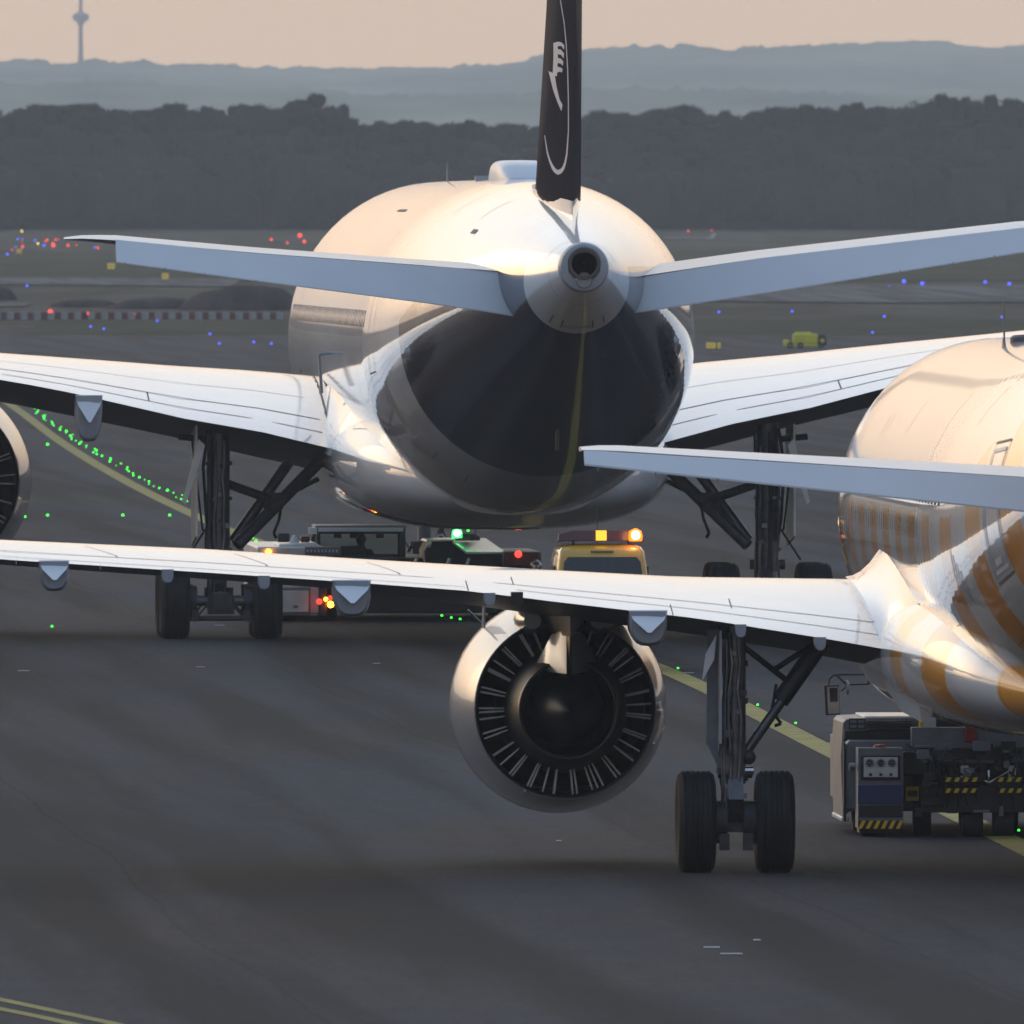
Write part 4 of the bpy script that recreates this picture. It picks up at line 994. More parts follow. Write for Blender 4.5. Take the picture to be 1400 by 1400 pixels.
# drain mast, small probes and access panels under the tail of the wide body
b = MB(); b.prism([(-24.0, 4.1), (-23.5, 4.0), (-23.65, 3.72), (-23.85, 3.72)], 'x', -.03, .03, 'fixture_metal'); b.build('drain_mast', WB)
for y0, y1, t0, t1 in ((-27.2, -26.2, -2.0, -1.7), (-22.8, -21.6, -1.35, -1.1), (-17.6, -16.4, -2.3, -2.05), (-30.9, -30.5, -1.25, -1.0), (-30.9, -30.5, -2.15, -1.9)): door(WB, WF, y0, y1, t0, t1, 'seam', .018)
for yy in (-14.0, -9.5, -4.4): joint(WB, WF, [(yy, math.pi - 1.3), (yy, math.pi + .3)], .02)
for y0, y1, t0, t1 in ((-11.5, -10.9, -2.3, -2.1), (-7.5, -6.9, -2.6, -2.35)): door(NB, NF, y0, y1, t0, t1, 'seam', .012)
# ================================================================ vehicles
def hazard(b, x0, x1, z0, z1, y, n, lean=1, face=-1):
    """black and yellow warning stripes on a plate facing the camera"""
    b.box(((x0 + x1) / 2, y, (z0 + z1) / 2), (x1 - x0, .02, z1 - z0), 'black_metal')
    w_ = (x1 - x0) / n; h = z1 - z0
    for k in range(n):
        a = x0 + w_ * k; s_ = h * .5 * lean
        xa, xb = a, min(a + w_ * .5, x1)
        p = [(xa, z0), (xb, z0), (min(xb + s_, x1), z1), (min(xa + s_, x1), z1)]
        b.prism(p, 'y', y - .014, y - .012 + .001, 'sign_yellow')
def wheel_obj(parent, c, r, wd, name='wheel'):
    b = MB(); b.lathe([(r * .55, -wd / 2), (r * .93, -wd / 2), (r, -wd * .38), (r, wd * .38), (r * .93, wd / 2), (r * .55, wd / 2), (r * .5, wd * .35), (.01, wd * .3)], c, 'x', 'rubber', 28, mats=['rubber'] * 6 + ['tug_grey'])
    b.lathe([(r * .55, -wd / 2), (r * .5, -wd * .35), (.01, -wd * .3)], c, 'x', 'tug_grey', 20)
    return b.build(name, parent)
def beacon_light(loc, color, power, radius):
    l = bpy.data.lights.new('beacon_light', 'POINT'); l.energy = power; l.color = color; l.shadow_soft_size = radius
    o = bpy.data.objects.new('beacon_light', l); col.objects.link(o); o.location = loc; return o

def person_driver(loc, rz):
    """seated driver, one continuous skinned body"""
    J = {'pelvis': (0, 0, .50), 'waist': (0, .02, .68), 'chest': (0, .05, .92), 'neck0': (0, .04, 1.06), 'neck1': (0, .05, 1.13), 'head': (0, .07, 1.23), 'crown': (0, .06, 1.33),
         'shl': (-.19, .04, 1.02), 'ell': (-.26, .18, .78), 'wrl': (-.16, .42, .84), 'hdl': (-.12, .50, .86), 'shr': (.19, .04, 1.02), 'elr': (.26, .18, .78), 'wrr': (.16, .42, .84), 'hdr': (.12, .50, .86),
         'hpl': (-.10, .05, .50), 'knl': (-.14, .48, .52), 'anl': (-.14, .52, .10), 'tol': (-.14, .68, .05), 'hpr': (.10, .05, .50), 'knr': (.14, .48, .52), 'anr': (.14, .52, .10), 'tor': (.14, .68, .05)}
    Ed = [('pelvis', 'waist'), ('waist', 'chest'), ('chest', 'neck0'), ('neck0', 'neck1'), ('neck1', 'head'), ('head', 'crown'), ('chest', 'shl'), ('shl', 'ell'), ('ell', 'wrl'), ('wrl', 'hdl'), ('chest', 'shr'), ('shr', 'elr'), ('elr', 'wrr'), ('wrr', 'hdr'),
          ('pelvis', 'hpl'), ('hpl', 'knl'), ('knl', 'anl'), ('anl', 'tol'), ('pelvis', 'hpr'), ('hpr', 'knr'), ('knr', 'anr'), ('anr', 'tor')]
    rad = dict(pelvis=.15, waist=.14, chest=.16, neck0=.07, neck1=.06, head=.095, crown=.07, shl=.075, shr=.075, ell=.05, elr=.05, wrl=.033, wrr=.033, hdl=.035, hdr=.035, hpl=.10, hpr=.10, knl=.07, knr=.07, anl=.045, anr=.045, tol=.04, tor=.04)
    ks = list(J); me = bpy.data.meshes.new('person'); me.from_pydata([J[k] for k in ks], [(ks.index(a), ks.index(c)) for a, c in Ed], [])
    o = bpy.data.objects.new('person', me); col.objects.link(o); me.materials.append(M['cloth_dark'])
    sk = o.modifiers.new('skin', 'SKIN'); sk.use_smooth_shade = True
    for i, k in enumerate(ks): me.skin_vertices[0].data[i].radius = (rad[k], rad[k])
    me.skin_vertices[0].data[0].use_root = True
    sb = o.modifiers.new('sub', 'SUBSURF'); sb.levels = 1; sb.render_levels = 2
    o.location = loc; o.rotation_euler = (0, 0, rz)
    b = MB(); b.ball((0, .05, 1.275), .115, 'hair', 12, (.92, 1.0, .95)); b.build('hair', o)
    b = MB(); b.ball((0, .135, 1.23), .07, 'skin', 12, (.85, .7, 1.15)); b.ball((0, .19, 1.225), .018, 'skin', 8); b.build('face', o)
    return tag(o, 'driver in dark clothes sitting behind the cab window of the far tug', 'person')

# ---------------------------------------------------------------- far tug, under the nose of the wide-body
S1 = 70.5
def P1(px): return (px - 547) / S1
def Z1(py): return CAM_H - (py - HY) / S1
T1 = empty('aircraft_tug', ((547 - 700) / S1, 468, 0), R(2.5))
tag(T1, 'wide low tug with glazed cab and glowing green beacon under the centre airliner', 'tug', 'towbarless aircraft tugs')
b = MB()
b.box((P1(398), 4.0, .80), (P1(445) - P1(352), 8.0, 1.40 - .1), 'tug_white'); b.box((P1(404), -.02, Z1(822)), (P1(424) - P1(384), .06, .55), 'tug_grey')
b.box((P1(570), 5.2, .75), (P1(742) - P1(400), 5.5, .9), 'tug_dark'); b.box((P1(716), 3.0, .85), (P1(742) - P1(690), 5.0, 1.0), 'tug_dark')
b.box((P1(590), .9, .42), (P1(682) - P1(500), 1.2, .52), 'tug_dark'); b.box((P1(590), .6, .9), (P1(690) - P1(470), .3, .16), 'tug_grey')
b.prism([(P1(380), Z1(757)), (P1(382), Z1(744)), (P1(432), Z1(742)), (P1(448), Z1(752)), (P1(448), Z1(757))], 'y', .3, 3.0, 'tug_white')
b.box((P1(441), .1, .55), (.16, .5, .9), 'tug_dark')
b.build('chassis', T1, bevel=.03)
b = MB(); b.box((P1(404), -.06, Z1(822)), (.50, .02, .42), 'tug_white'); b.box((P1(404), -.075, Z1(829)), (.09, .02, .05), 'tug_grey'); b.build('side_cabinet', T1, bevel=.01)
b = MB(); b.box((P1(441), -.1, Z1(753)), (P1(466) - P1(417), .2, .16), 'tug_grey')
for k in range(9): b.box((P1(420 + k * 5), -.21, Z1(753)), (.035, .01, .05), 'emblem_paint')
b.build('label_panel', T1, bevel=.01)
# cab with open frame and panes
b = MB(); x0, x1, z0, z1, y0, y1 = P1(443), P1(560), Z1(770), Z1(722), 3.2, 5.0
for x in (x0, x1):
    for y in (y0, y1): b.box((x, y, (z0 + z1) / 2), (.09, .09, z1 - z0), 'tug_dark')
b.box(((x0 + x1) / 2, (y0 + y1) / 2, z1 - .02), (x1 - x0 + .12, y1 - y0 + .1, .07), 'tug_grey'); b.box(((x0 + x1) / 2, y0 - .06, z1 - .07), (x1 - x0, .04, .08), 'emblem_paint')
for y in (y0, y1): b.box(((x0 + x1) / 2, y, z1 - .13), (x1 - x0, .05, .05), 'tug_dark'); b.box(((x0 + x1) / 2, y, z0 + .05), (x1 - x0, .09, .12), 'tug_dark')
for px in (470, 492, 528): b.box((P1(px), y0 + .1, z1 - .19), (.16, .05, .09), 'tug_dark')
cab = b.build('cab', T1, bevel=.01)
for y in (y0, y1): b = MB(); b.box(((x0 + x1) / 2, y, (z0 + z1) / 2 - .05), (x1 - x0 - .1, .012, z1 - z0 - .25), 'cab_glass'); b.build('window', cab)
b = MB(); b.box((P1(492), y0 + .5, 1.05), (.5, .15, .75), 'cloth_dark'); b.box((P1(492), y0 + .72, .72), (.5, .5, .12), 'cloth_dark'); b.box((P1(465), y0 + .5, 1.0), (.4, .15, .7), 'cloth_dark'); b.build('seat', cab, bevel=.04)
b = MB(); b.box((P1(390), 1.0, Z1(736)), (.22, .05, .17), 'tug_dark'); b.box((P1(390), 1.04, Z1(736)), (.18, .02, .05), 'tug_blue'); b.build('number_board', T1)
b = MB(); b.cyl((P1(405), 1.0, Z1(745)), (P1(405), 1.0, Z1(732)), .12, .03, 'tug_white'); b.build('exhaust_cowl', T1)
b = MB(); b.box((P1(434), 2.6, Z1(728)), (.17, .12, .13), 'tug_white'); b.cyl((P1(434), 2.7, Z1(735)), (P1(434), 2.7, Z1(748)), .03, mat='tug_dark'); b.build('work_lamp', T1, bevel=.01)
b = MB(); b.box((P1(420), 1.2, Z1(738)), (.18, .15, .12), 'dark_red'); b.build('red_beacon', T1, bevel=.02)
b = MB(); b.ball((P1(367), -.03, Z1(754)), .05, 'lamp_amber'); b.build('amber_marker', T1)
for px, py, mt, r in ((436, 822, 'lamp_red', .055), (445, 819, 'lamp_amber', .04), (451, 817, 'lamp_red', .045), (451.5, 826, 'lamp_amber', .065)):
    b = MB(); b.lathe([(r, .02), (r, -.02), (.01, -.03)], (P1(px), -.2, Z1(py)), 'y', mt, 14); b.build('tail_lamp', T1)
# second cabin with pale roof on the right
b = MB(); b.prism([(P1(586), .9), (P1(583), Z1(755)), (P1(590), Z1(741)), (P1(622), Z1(740)), (P1(640), Z1(757)), (P1(695), Z1(758)), (P1(695), .9)], 'y', 1.2, 3.6, 'tug_dark'); b.build('engine_cover', T1, bevel=.03)
b = MB(); b.prism([(P1(585), Z1(742)), (P1(588), Z1(739)), (P1(624), Z1(738)), (P1(624), Z1(741))], 'y', 1.1, 3.6, 'tug_white')
b.add([(P1(622), 1.15, Z1(741)), (P1(641), 1.15, Z1(756)), (P1(696), 1.2, Z1(756)), (P1(675), 3.6, Z1(739)), (P1(622), 3.6, Z1(738)), (P1(622), 1.15, Z1(744)), (P1(641), 1.15, Z1(759)), (P1(696), 1.2, Z1(759)), (P1(675), 3.6, Z1(742)), (P1(622), 3.6, Z1(741.5))],
      [(0, 1, 2, 3, 4), (9, 8, 7, 6, 5), (0, 5, 6, 1), (1, 6, 7, 2), (2, 7, 8, 3), (3, 8, 9, 4), (4, 9, 5, 0)], 'tug_white'); b.build('roof_panel', T1, bevel=.01)
b = MB(); b.lathe([(.24, 0), (.25, .08), (.2, .13), (.01, .14)], (P1(646), 2.2, Z1(741)), 'z', 'tug_dark', 24); b.build('roof_dome', T1)
b = MB(); b.lathe([(.10, -.08), (.10, .02), (.085, .07), (.01, .1)], (P1(629), 1.4, Z1(731)), 'z', 'beacon_green', 20); gb = b.build('green_beacon', T1)
b = MB(); b.ball((P1(629), 1.28, Z1(730)), .07, 'green_core', 12, (1, .5, .8)); b.build('glowing_core', gb)
b = MB(); b.cyl((P1(588), 1.0, Z1(745)), (P1(592), 1.0, Z1(746)), .06, mat='tug_white'); b.build('work_lamp', T1)
b = MB(); b.cyl((P1(658), 2.6, Z1(738)), (P1(658), 2.6, Z1(715)), .012, mat='tug_dark'); b.build('whip_antenna', T1)
b = MB(); b.box((P1(716), .45, Z1(765)), (P1(742) - P1(694), .1, .26), 'dark_red'); b.ball((P1(710), .38, Z1(758)), .07, 'lamp_red'); b.lathe([(.11, .02), (.11, -.03), (.07, -.04), (.01, -.02)], (P1(734), .38, Z1(773)), 'y', 'chrome', 20); b.build('rear_light_unit', T1, bevel=.01)
for px in (613, 568, 640): b = MB(); b.cyl((P1(px), .8, Z1(775)), (P1(px + 4), .8, Z1(764)), .03, mat='tug_white'); b.build('guide_rod', T1)
for px, y, r in ((395, 1.2, .45), (450, 1.0, .45), (395, 6.8, .45), (700, 6.8, .45), (700, 2.0, .45)): wheel_obj(T1, (P1(px), y, r), r, .36)
tag_ = person_driver((T1.location.x + P1(492), 468 + y0 + .62, .28), R(2.5))
bl = beacon_light((0, 0, 0), (.3, 1, .5), 5, .12); bl.parent = gb; bl.location = (P1(629), 1.25, Z1(726))

# ---------------------------------------------------------------- near tug
S2 = 108.2
def P2(px): return (px - 1350) / S2
def Z2(py): return CAM_H - (py - HY) / S2
T2 = empty('aircraft_tug', ((1350 - 700) / S2, 305, 0), R(2.0))
tag(T2, 'white and dark tug with hazard stripes and long mirror arm under the striped airliner', 'tug', 'towbarless aircraft tugs')
for sd_ in (-1, 1):
    def X(px): return P2(px) if sd_ < 0 else -P2(px)
    b = MB()
    b.prism([(X(1157), .22), (X(1154), 1.0), (X(1157), 1.42), (X(1162), Z2(985)), (X(1187), Z2(984)), (X(1262), Z2(984)), (X(1262), .3), (X(1166), .3)], 'y', .9, 3.4, 'tug_side')
    b.prism([(X(1157), .34), (X(1157), Z2(1020)), (X(1163), Z2(1013)), (X(1255), Z2(1013)), (X(1258), .34)], 'y', .35, .92, 'tug_side'); b.box(((X(1187) + X(1255)) / 2, 2.2, Z2(983)), (abs(X(1187) - X(1255)), 2.4, .03), 'tug_white'); b.box((X(1156.5), .34, .68), (.035, .03, 1.0), 'black_metal')
    b.box(((X(1158) + X(1254)) / 2, .86, Z2(1007)), (abs(X(1254) - X(1158)), .16, .13), 'black_metal')
    b.box((X(1160), 2.1, .20), (.10, 2.5, .06), 'tug_white')
    b.build('side_body', T2, bevel=.025)
    b = MB(); c0, c1 = sorted((X(1171), X(1233))); cm = (c0 + c1) / 2
    b.box((cm, -.0, .62), (c1 - c0, .7, 1.02), 'tug_grey'); b.box((cm, -.36, Z2(1085)), (c1 - c0 + .004, .02, .24), 'tug_blue'); b.box((cm, -.36, Z2(1108)), (c1 - c0 - .02, .015, .15), 'tug_dark')
    b.box((cm, .02, .12), (c1 - c0 - .04, .6, .14), 'tug_dark')
    cc = b.build('control_column', T2, bevel=.02)
    b = MB(); hazard(b, c0, c1, Z2(1132), Z2(1121), -.37, 6); b.build('hazard_plate', T2)
    b = MB(); b.box((cm, -.35, Z2(1049)), (.50, .04, .31), 'tug_dark'); b.box((cm, -.375, Z2(1048)), (.43, .02, .25), 'tug_white')
    for q in (-.14, 0, .14): b.lathe([(.052, 0), (.052, -.02), (.04, -.025), (.03, -.015), (.01, -.015)], (cm + q, -.385, Z2(1042)), 'y', 'tug_grey', 18); b.lathe([(.035, -.018), (.01, -.02)], (cm + q, -.385, Z2(1042)), 'y', 'window_dark', 14)
    for q in (-.13, 0, .13): b.box((cm + q, -.39, Z2(1058)), (.035, .012, .035), 'tug_dark')
    b.build('gauge_panel', cc, bevel=.004)
    b = MB(); b.lathe([(.085, 0), (.085, .05), (.075, .09), (.02, .1)], (cm, -.1, Z2(1028)), 'z', 'red_paint', 20); b.lathe([(.1, -.04), (.1, 0)], (cm, -.1, Z2(1028)), 'z', 'tug_white', 20); b.build('stop_button', cc)
    b = MB(); b.tube([(X(1172), -.2, Z2(1050)), (X(1172), -.25, Z2(1028)), (X(1182), -.25, Z2(1024)), (X(1216), -.25, Z2(1024)), (X(1228), -.25, Z2(1030)), (X(1230), -.2, Z2(1075))], .018, 'tug_white', 8); b.cyl((X(1160), -.2, Z2(1048)), (X(1168), -.2, Z2(1048)), .05, mat='fixture_metal'); b.build('guard_rail', cc)
    b = MB(); b.box(((X(1164) + X(1186)) / 2, .6, Z2(991)), (.21, .04, .14), 'tug_dark')
    for q in (-.05, .05):
        for z in (-.03, .03): b.box(((X(1164) + X(1186)) / 2 + q, .575, Z2(991) + z), (.08, .01, .04), 'tug_grey')
    b.build('number_board', T2)
    b = MB()
    for k in range(3): b.box(((X(1188) + X(1252)) / 2, .8, Z2(988 + k * 4)), (.58, .12, .014), 'black_metal')
    b.build('cooling_grille', T2)
    b = MB(); b.prism([(X(1230), Z2(1060)), (X(1231), Z2(1032)), (X(1236), Z2(1027)), (X(1252), Z2(1029)), (X(1268), Z2(1050)), (X(1268), Z2(1060))], 'y', -.2, .3, 'black_metal'); b.build('lift_arm_cover', T2, bevel=.02)
    b = MB(); b.cyl((X(1262), .5, Z2(1004)), (X(1262), .5, Z2(980)), .028, mat='sign_yellow'); b.box((X(1273), .7, Z2(993)), (.19, .1, .24), 'tug_white'); b.build('marker_post', T2)
    b = MB(); hazard(b, *sorted((X(1290), X(1338))), Z2(1068), Z2(1062), -.38, 4); hazard(b, *sorted((X(1290), X(1336))), Z2(1083), Z2(1077), -.38, 4); b.build('hazard_plate', T2)
    b = MB(); b.box((X(1247), -.05, Z2(1085)), (.16, .02, .18), 'sign_yellow'); b.box((X(1247), -.06, Z2(1085)), (.12, .02, .08), 'tug_dark'); b.build('side_marker', T2)
    for px, y, r, ww in ((1195, .0, .16, .34), (1262, .3, .20, .22), (1329, -.05, .19, .26), (1200, 2.4, .45, .4)): wheel_obj(T2, (X(px), y, r if r > .19 else r), r, ww)
b = MB()
b.box((0, 1.6, .62), (1.8, 3.2, .62), 'tug_dark'); b.box((0, .3, Z2(1022)), (1.9, .3, .5), 'tug_grey'); b.box((0, .12, Z2(1044)), (1.75, .1, .06), 'fixture_metal'); b.box((0, .1, Z2(1021)), (1.8, .1, .035), 'fixture_metal')
b.box((0, .0, Z2(1092)), (1.7, .5, .34), 'tug_dark'); b.box((0, 5.0, .75), (3.3, 4.0, .8), 'tug_grey')
rnd = random.Random(11)
for k in range(75):
    b.box((rnd.uniform(-.95, .95), rnd.uniform(-.3, .1), rnd.uniform(.3, 1.15)), (rnd.uniform(.05, .22), .12, rnd.uniform(.03, .14)), rnd.choice(['tug_dark', 'tug_dark', 'tug_grey', 'black_metal', 'hub_metal']))
for k in range(26):
    x = rnd.uniform(-.9, .9); b.tube([(x, -.25, rnd.uniform(.3, .9)), (x + rnd.uniform(-.15, .15), -.3, rnd.uniform(.5, 1.0)), (x + rnd.uniform(-.3, .3), -.2, rnd.uniform(.6, 1.2))], .014, 'black_metal', 6)
for q in (-1, 1):
    b.box((q * .30, -.2, Z2(1055)), (.1, .1, .16), 'tug_white'); b.tube([(q * .28, -.3, Z2(1052)), (0, -.32, Z2(1070)), (0, -.32, Z2(1052))], .016, 'chrome', 8)
b.build('cradle', T2, bevel=.01)
b = MB(); b.box((-.20, .2, Z2(1000)), (.16, .2, .3), 'red_paint'); b.build('red_cover', T2, bevel=.03)
b = MB(); b.box((.35, 5.6, 1.35), (1.9, 1.8, .9), 'tug_white'); b.box((.35, 4.69, 1.45), (1.6, .02, .5), 'window_dark'); b.build('cab', T2, bevel=.05)
b = MB(); sc = 1 / 105.6
def PM(px): return (px - 700) * 312 / F - (1350 - 700) / S2 + .24
def ZM(py): return CAM_H - (py - HY) * 312 / F
yM = 7.0
b.tube([(PM(1222), yM, ZM(928)), (PM(1198), yM, ZM(927)), (PM(1187), yM, ZM(922)), (PM(1150), yM, ZM(922)), (PM(1140), yM, ZM(923)), (PM(1134), yM, ZM(928)), (PM(1133), yM, ZM(938))], .013, 'tug_dark', 8)
b.tube([(PM(1187), yM, ZM(935)), (PM(1158), yM, ZM(936)), (PM(1145), yM, ZM(924))], .012, 'tug_dark', 8); b.tube([(PM(1188), yM, ZM(921)), (PM(1188), yM, ZM(936))], .02, 'tug_dark', 8); b.tube([(PM(1160), yM, ZM(936)), (PM(1150), yM, ZM(945))], .01, 'tug_dark', 8)
b.box((PM(1194), yM, ZM(928)), (.12, .06, .1), 'tug_dark')
ma = b.build('mirror_arm', T2)
b = MB(); b.box((PM(1138), yM, ZM(957)), (.19, .05, .385), 'tug_dark', Matrix.Rotation(R(-3), 3, 'Y')); b.box((PM(1139.5), yM - .03, ZM(957)), (.15, .01, .35), 'chrome', Matrix.Rotation(R(-3), 3, 'Y')); b.box((PM(1140), yM - .037, ZM(950)), (.10, .006, .18), 'window_dark', Matrix.Rotation(R(-3), 3, 'Y')); b.build('side_mirror', T2)
b = MB(); b.lathe([(.10, 0), (.085, .03), (.04, .05), (.01, .055)], (PM(1157), yM, ZM(940)), 'x', 'fixture_metal', 16); b.build('wide_angle_mirror', T2)

# ---------------------------------------------------------------- yellow airport van
S3 = 79.3
VX = empty('airport_van', ((824 - 700) / S3, 415.5, 0), R(3.0)); VX.scale = (.955, 1, 1.145)
tag(VX, 'yellow airport van with a dark red roof light bar and bright orange beacon', 'van')
def Z3(py): return CAM_H - (py - HY) / S3
def stack(b, levels, mat, n=6):
    """body built of rounded rectangles: (z, half width, y rear, y front, corner radius)"""
    rings = []
    for z, hw, ya, yb, rr in levels:
        ring = []
        for cx, cy, a0 in ((hw - rr, yb - rr, 0), (-hw + rr, yb - rr, 90), (-hw + rr, ya + rr, 180), (hw - rr, ya + rr, 270)):
            for i in range(n + 1): a = R(a0 + 90 * i / n); ring.append((cx + rr * math.cos(a), cy + rr * math.sin(a), z))
        rings.append(ring)
    b.loft(rings, mat)
b = MB(); stack(b, [(.28, .84, .12, 4.3, .15), (.34, .88, .03, 4.42, .2), (.75, .90, .0, 4.45, .22), (1.05, .89, .03, 4.3, .22)], 'van_yellow')
stack(b, [(1.051, .87, .04, 3.5, .2), (1.40, .835, .10, 3.15, .2), (1.70, .79, .18, 2.7, .2), (1.82, .77, .24, 2.5, .2), (1.88, .72, .34, 2.3, .2), (1.915, .60, .6, 2.0, .2)], 'van_yellow')
vb = b.build('body', VX, ang=50)
def quad_plate(b, pts, mat, th=.015):
    n = len(pts); q = [(a, c - th, d) for a, c, d in pts]; b.add(list(pts) + q, [tuple(range(n)), tuple(range(n, 2 * n))[::-1]] + [(i, (i + 1) % n, n + (i + 1) % n, n + i) for i in range(n)], mat)
b = MB(); quad_plate(b, [(-.76, .06, 1.12), (.76, .06, 1.12), (.73, .10, 1.40), (.69, .16, 1.66), (.62, .185, 1.735), (-.62, .185, 1.735), (-.69, .16, 1.66), (-.73, .10, 1.40)], 'window_dark', .02); b.build('rear_window', VX)
b = MB()
for k in range(13): b.box((-.19 + k * .032, .22, 1.815), (.018, .02, .034), 'black_metal')
b.build('lettering', VX)
b = MB(); b.tube([(-.5, .6, 1.9), (-.5, .6, 1.99)], .03, 'black_metal'); b.tube([(.5, .6, 1.9), (.5, .6, 1.99)], .03, 'black_metal')
b.loft([[(-.78, .62, 1.96), (-.78, .78, 1.96), (-.76, .76, 2.08), (-.76, .64, 2.08)], [(-.5, .52, 1.97), (-.5, .84, 1.97), (-.5, .80, 2.13), (-.5, .56, 2.13)], [(.5, .52, 1.97), (.5, .84, 1.97), (.5, .80, 2.13), (.5, .56, 2.13)], [(.78, .62, 1.96), (.78, .78, 1.96), (.76, .76, 2.08), (.76, .64, 2.08)]], 'dark_red')
lb = b.build('light_bar', VX, bevel=.015)
b = MB(); b.box((.0, .5, 2.055), (.19, .06, .15), 'panel_lit'); b.build('signal_lamp', lb)
b = MB(); b.lathe([(.12, 0), (.13, .07), (.11, .15), (.02, .19)], (.62, .56, 1.97), 'z', 'beacon_orange', 20); ob = b.build('orange_beacon', VX)
b = MB(); b.ball((.62, .43, 2.06), .075, 'orange_core', 12, (1, .5, .9)); b.build('glowing_core', ob)
b = MB(); b.tube([(-.05, .9, 1.9), (-.05, .9, 2.45)], .008, 'black_metal'); b.build('whip_antenna', VX)
for s_ in (-1, 1):
    b = MB(); b.box((s_ * .82, .01, .95), (.14, .06, .4), 'dark_red'); b.build('tail_light', VX, bevel=.02)
    b = MB(); stack(b, [(1.18, .06, .9, .1 + .9, .02), (1.3, .06, .9, 1.0, .02)], 'black_metal'); o = b.build('wing_mirror', VX); o.location = (s_ * .98, 1.8, 0)
    for y in (.8, 3.5): wheel_obj(VX, (s_ * .76, y, .32), .32, .22)
    b = MB(); b.prism([(2.9, 1.12), (.5, 1.12), (.55, 1.6), (2.4, 1.6)], 'x', s_ * .845, s_ * .86, 'window_dark'); b.build('side_window', VX)
b = MB(); stack(b, [(.26, .86, -.07, .25, .05), (.46, .88, -.09, .25, .05)], 'black_metal'); b.box((0, -.1, .62), (.5, .02, .11), 'tug_white'); b.build('bumper', VX, bevel=.01)
b = MB()
for k in range(8): b.box((-.7 + k * .2, -.005, .95), (.1, .01, .09), 'dark_red' if k % 2 else 'tug_white')
b.build('reflective_band', VX)
bl = beacon_light((0, 0, 0), (1, .42, .08), 4, .15); bl.parent = ob; bl.location = (.62, .30, 2.12)

# ---------------------------------------------------------------- far yellow service truck and sign
def mini(px, py): p = at(px, py); return p, F / p[1]
p, sc = mini(1100, 476)
FT = empty('service_truck', p); tag(FT, 'bright yellow service truck with a dark cab parked on the far grass', 'truck')
def q_(v): return v / sc
b = MB(); b.box((q_(-4), 0, q_(4)), (q_(46), 2.0, q_(4)), 'bright_yellow'); b.build('chassis', FT, bevel=.05)
b = MB(); b.box((q_(1), 0, q_(13)), (q_(34), 2.0, q_(13)), 'bright_yellow'); b.box((q_(-2), 0, q_(20.5)), (q_(22), 1.4, q_(2.5)), 'bright_yellow'); b.box((q_(-25), 0, q_(7)), (q_(8), 1.8, q_(8)), 'bright_yellow'); b.build('tank', FT, bevel=.1)
b = MB(); b.prism([(q_(18), q_(4)), (q_(30), q_(4)), (q_(30), q_(12)), (q_(27), q_(19)), (q_(18), q_(19))], 'y', -1.0, 1.0, 'tug_dark'); b.build('cab', FT, bevel=.05)
b = MB(); b.ball((q_(24), -1.05, q_(10)), q_(3), 'bright_yellow', 8); b.build('door_emblem', FT)
for q in (-20, -6, 22):
    o = wheel_obj(FT, (0, 0, 0), q_(4), .3); o.rotation_euler = (0, 0, R(90)); o.location = (q_(q), -.9, q_(4))
def taxi_sign(px, py, wpx, hpx, label, lit='sign_lit', split=False):
    p, sc = mini(px, py); w_, h_ = wpx / sc, hpx / sc
    r = empty('taxiway_sign', p); tag(r, label, 'sign', 'yellow taxiway signs')
    b = MB(); b.box((0, 0, .2 + h_ / 2), (w_, .2, h_), lit)
    b.box((0, .02, .2 + h_ / 2), (w_ + .08, .18, h_ + .08), 'black_metal'); b.build('sign_box', r, bevel=.02)
    b = MB()
    for q in (-.35, .35): b.cyl((w_ * q, 0, 0), (w_ * q, 0, .22), .04, mat='fixture_metal')
    b.build('leg', r)
    b = MB()
    for k in range(3): b.box((w_ * (-.25 + .25 * k), -.105, .2 + h_ * .5), (w_ * .08, .01, h_ * .5), 'black_metal')
    b.build('sign_mark', r)
taxi_sign(972, 481, 13, 8, 'small yellow sign on the far grass left of the yellow truck'); taxi_sign(983, 481, 5, 8, 'narrow yellow sign right beside the small yellow sign')
taxi_sign(152, 371, 10, 8, 'faint yellow sign on the far grass between tailplane and earth heaps'); taxi_sign(226, 385, 9, 8, 'brighter yellow sign on the far grass just under the tailplane'); taxi_sign(26, 349, 7, 6, 'pale yellow sign far left among the small red and blue lamps')

# ---------------------------------------------------------------- barrier row
rnd = random.Random(2); n = 0; protoW = protoR = None
px = -4.0
while px < 384:
    white = (n % 2 == 0); p, sc = mini(px, 437)
    pr = protoW if white else protoR
    if pr is None:
        b = MB(); w_, h_ = 8.8 / sc, 10 / sc
        b.prism([(-w_ / 2, 0), (w_ / 2, 0), (w_ / 2, h_ * .3), (w_ * .42, h_ * .95), (w_ * .38, h_), (-w_ * .38, h_), (-w_ * .42, h_ * .95), (-w_ / 2, h_ * .3)], 'y', -.2, .2, 'barrier_white' if white else 'barrier_red')
        o = b.build('barrier_block', None, bevel=.02)
        if white: protoW = o
        else: protoR = o
    else: o = pr.copy(); col.objects.link(o)
    o.location = p; o.rotation_euler = (0, 0, rnd.uniform(-.05, .05))
    tag(o, 'white plastic barrier block in the red and white row on the far taxiway edge' if white else 'dark red plastic barrier block in the red and white row on the far taxiway edge', 'barrier', 'white barrier blocks in the row' if white else 'red barrier blocks in the row')
    px += 9.2; n += 1

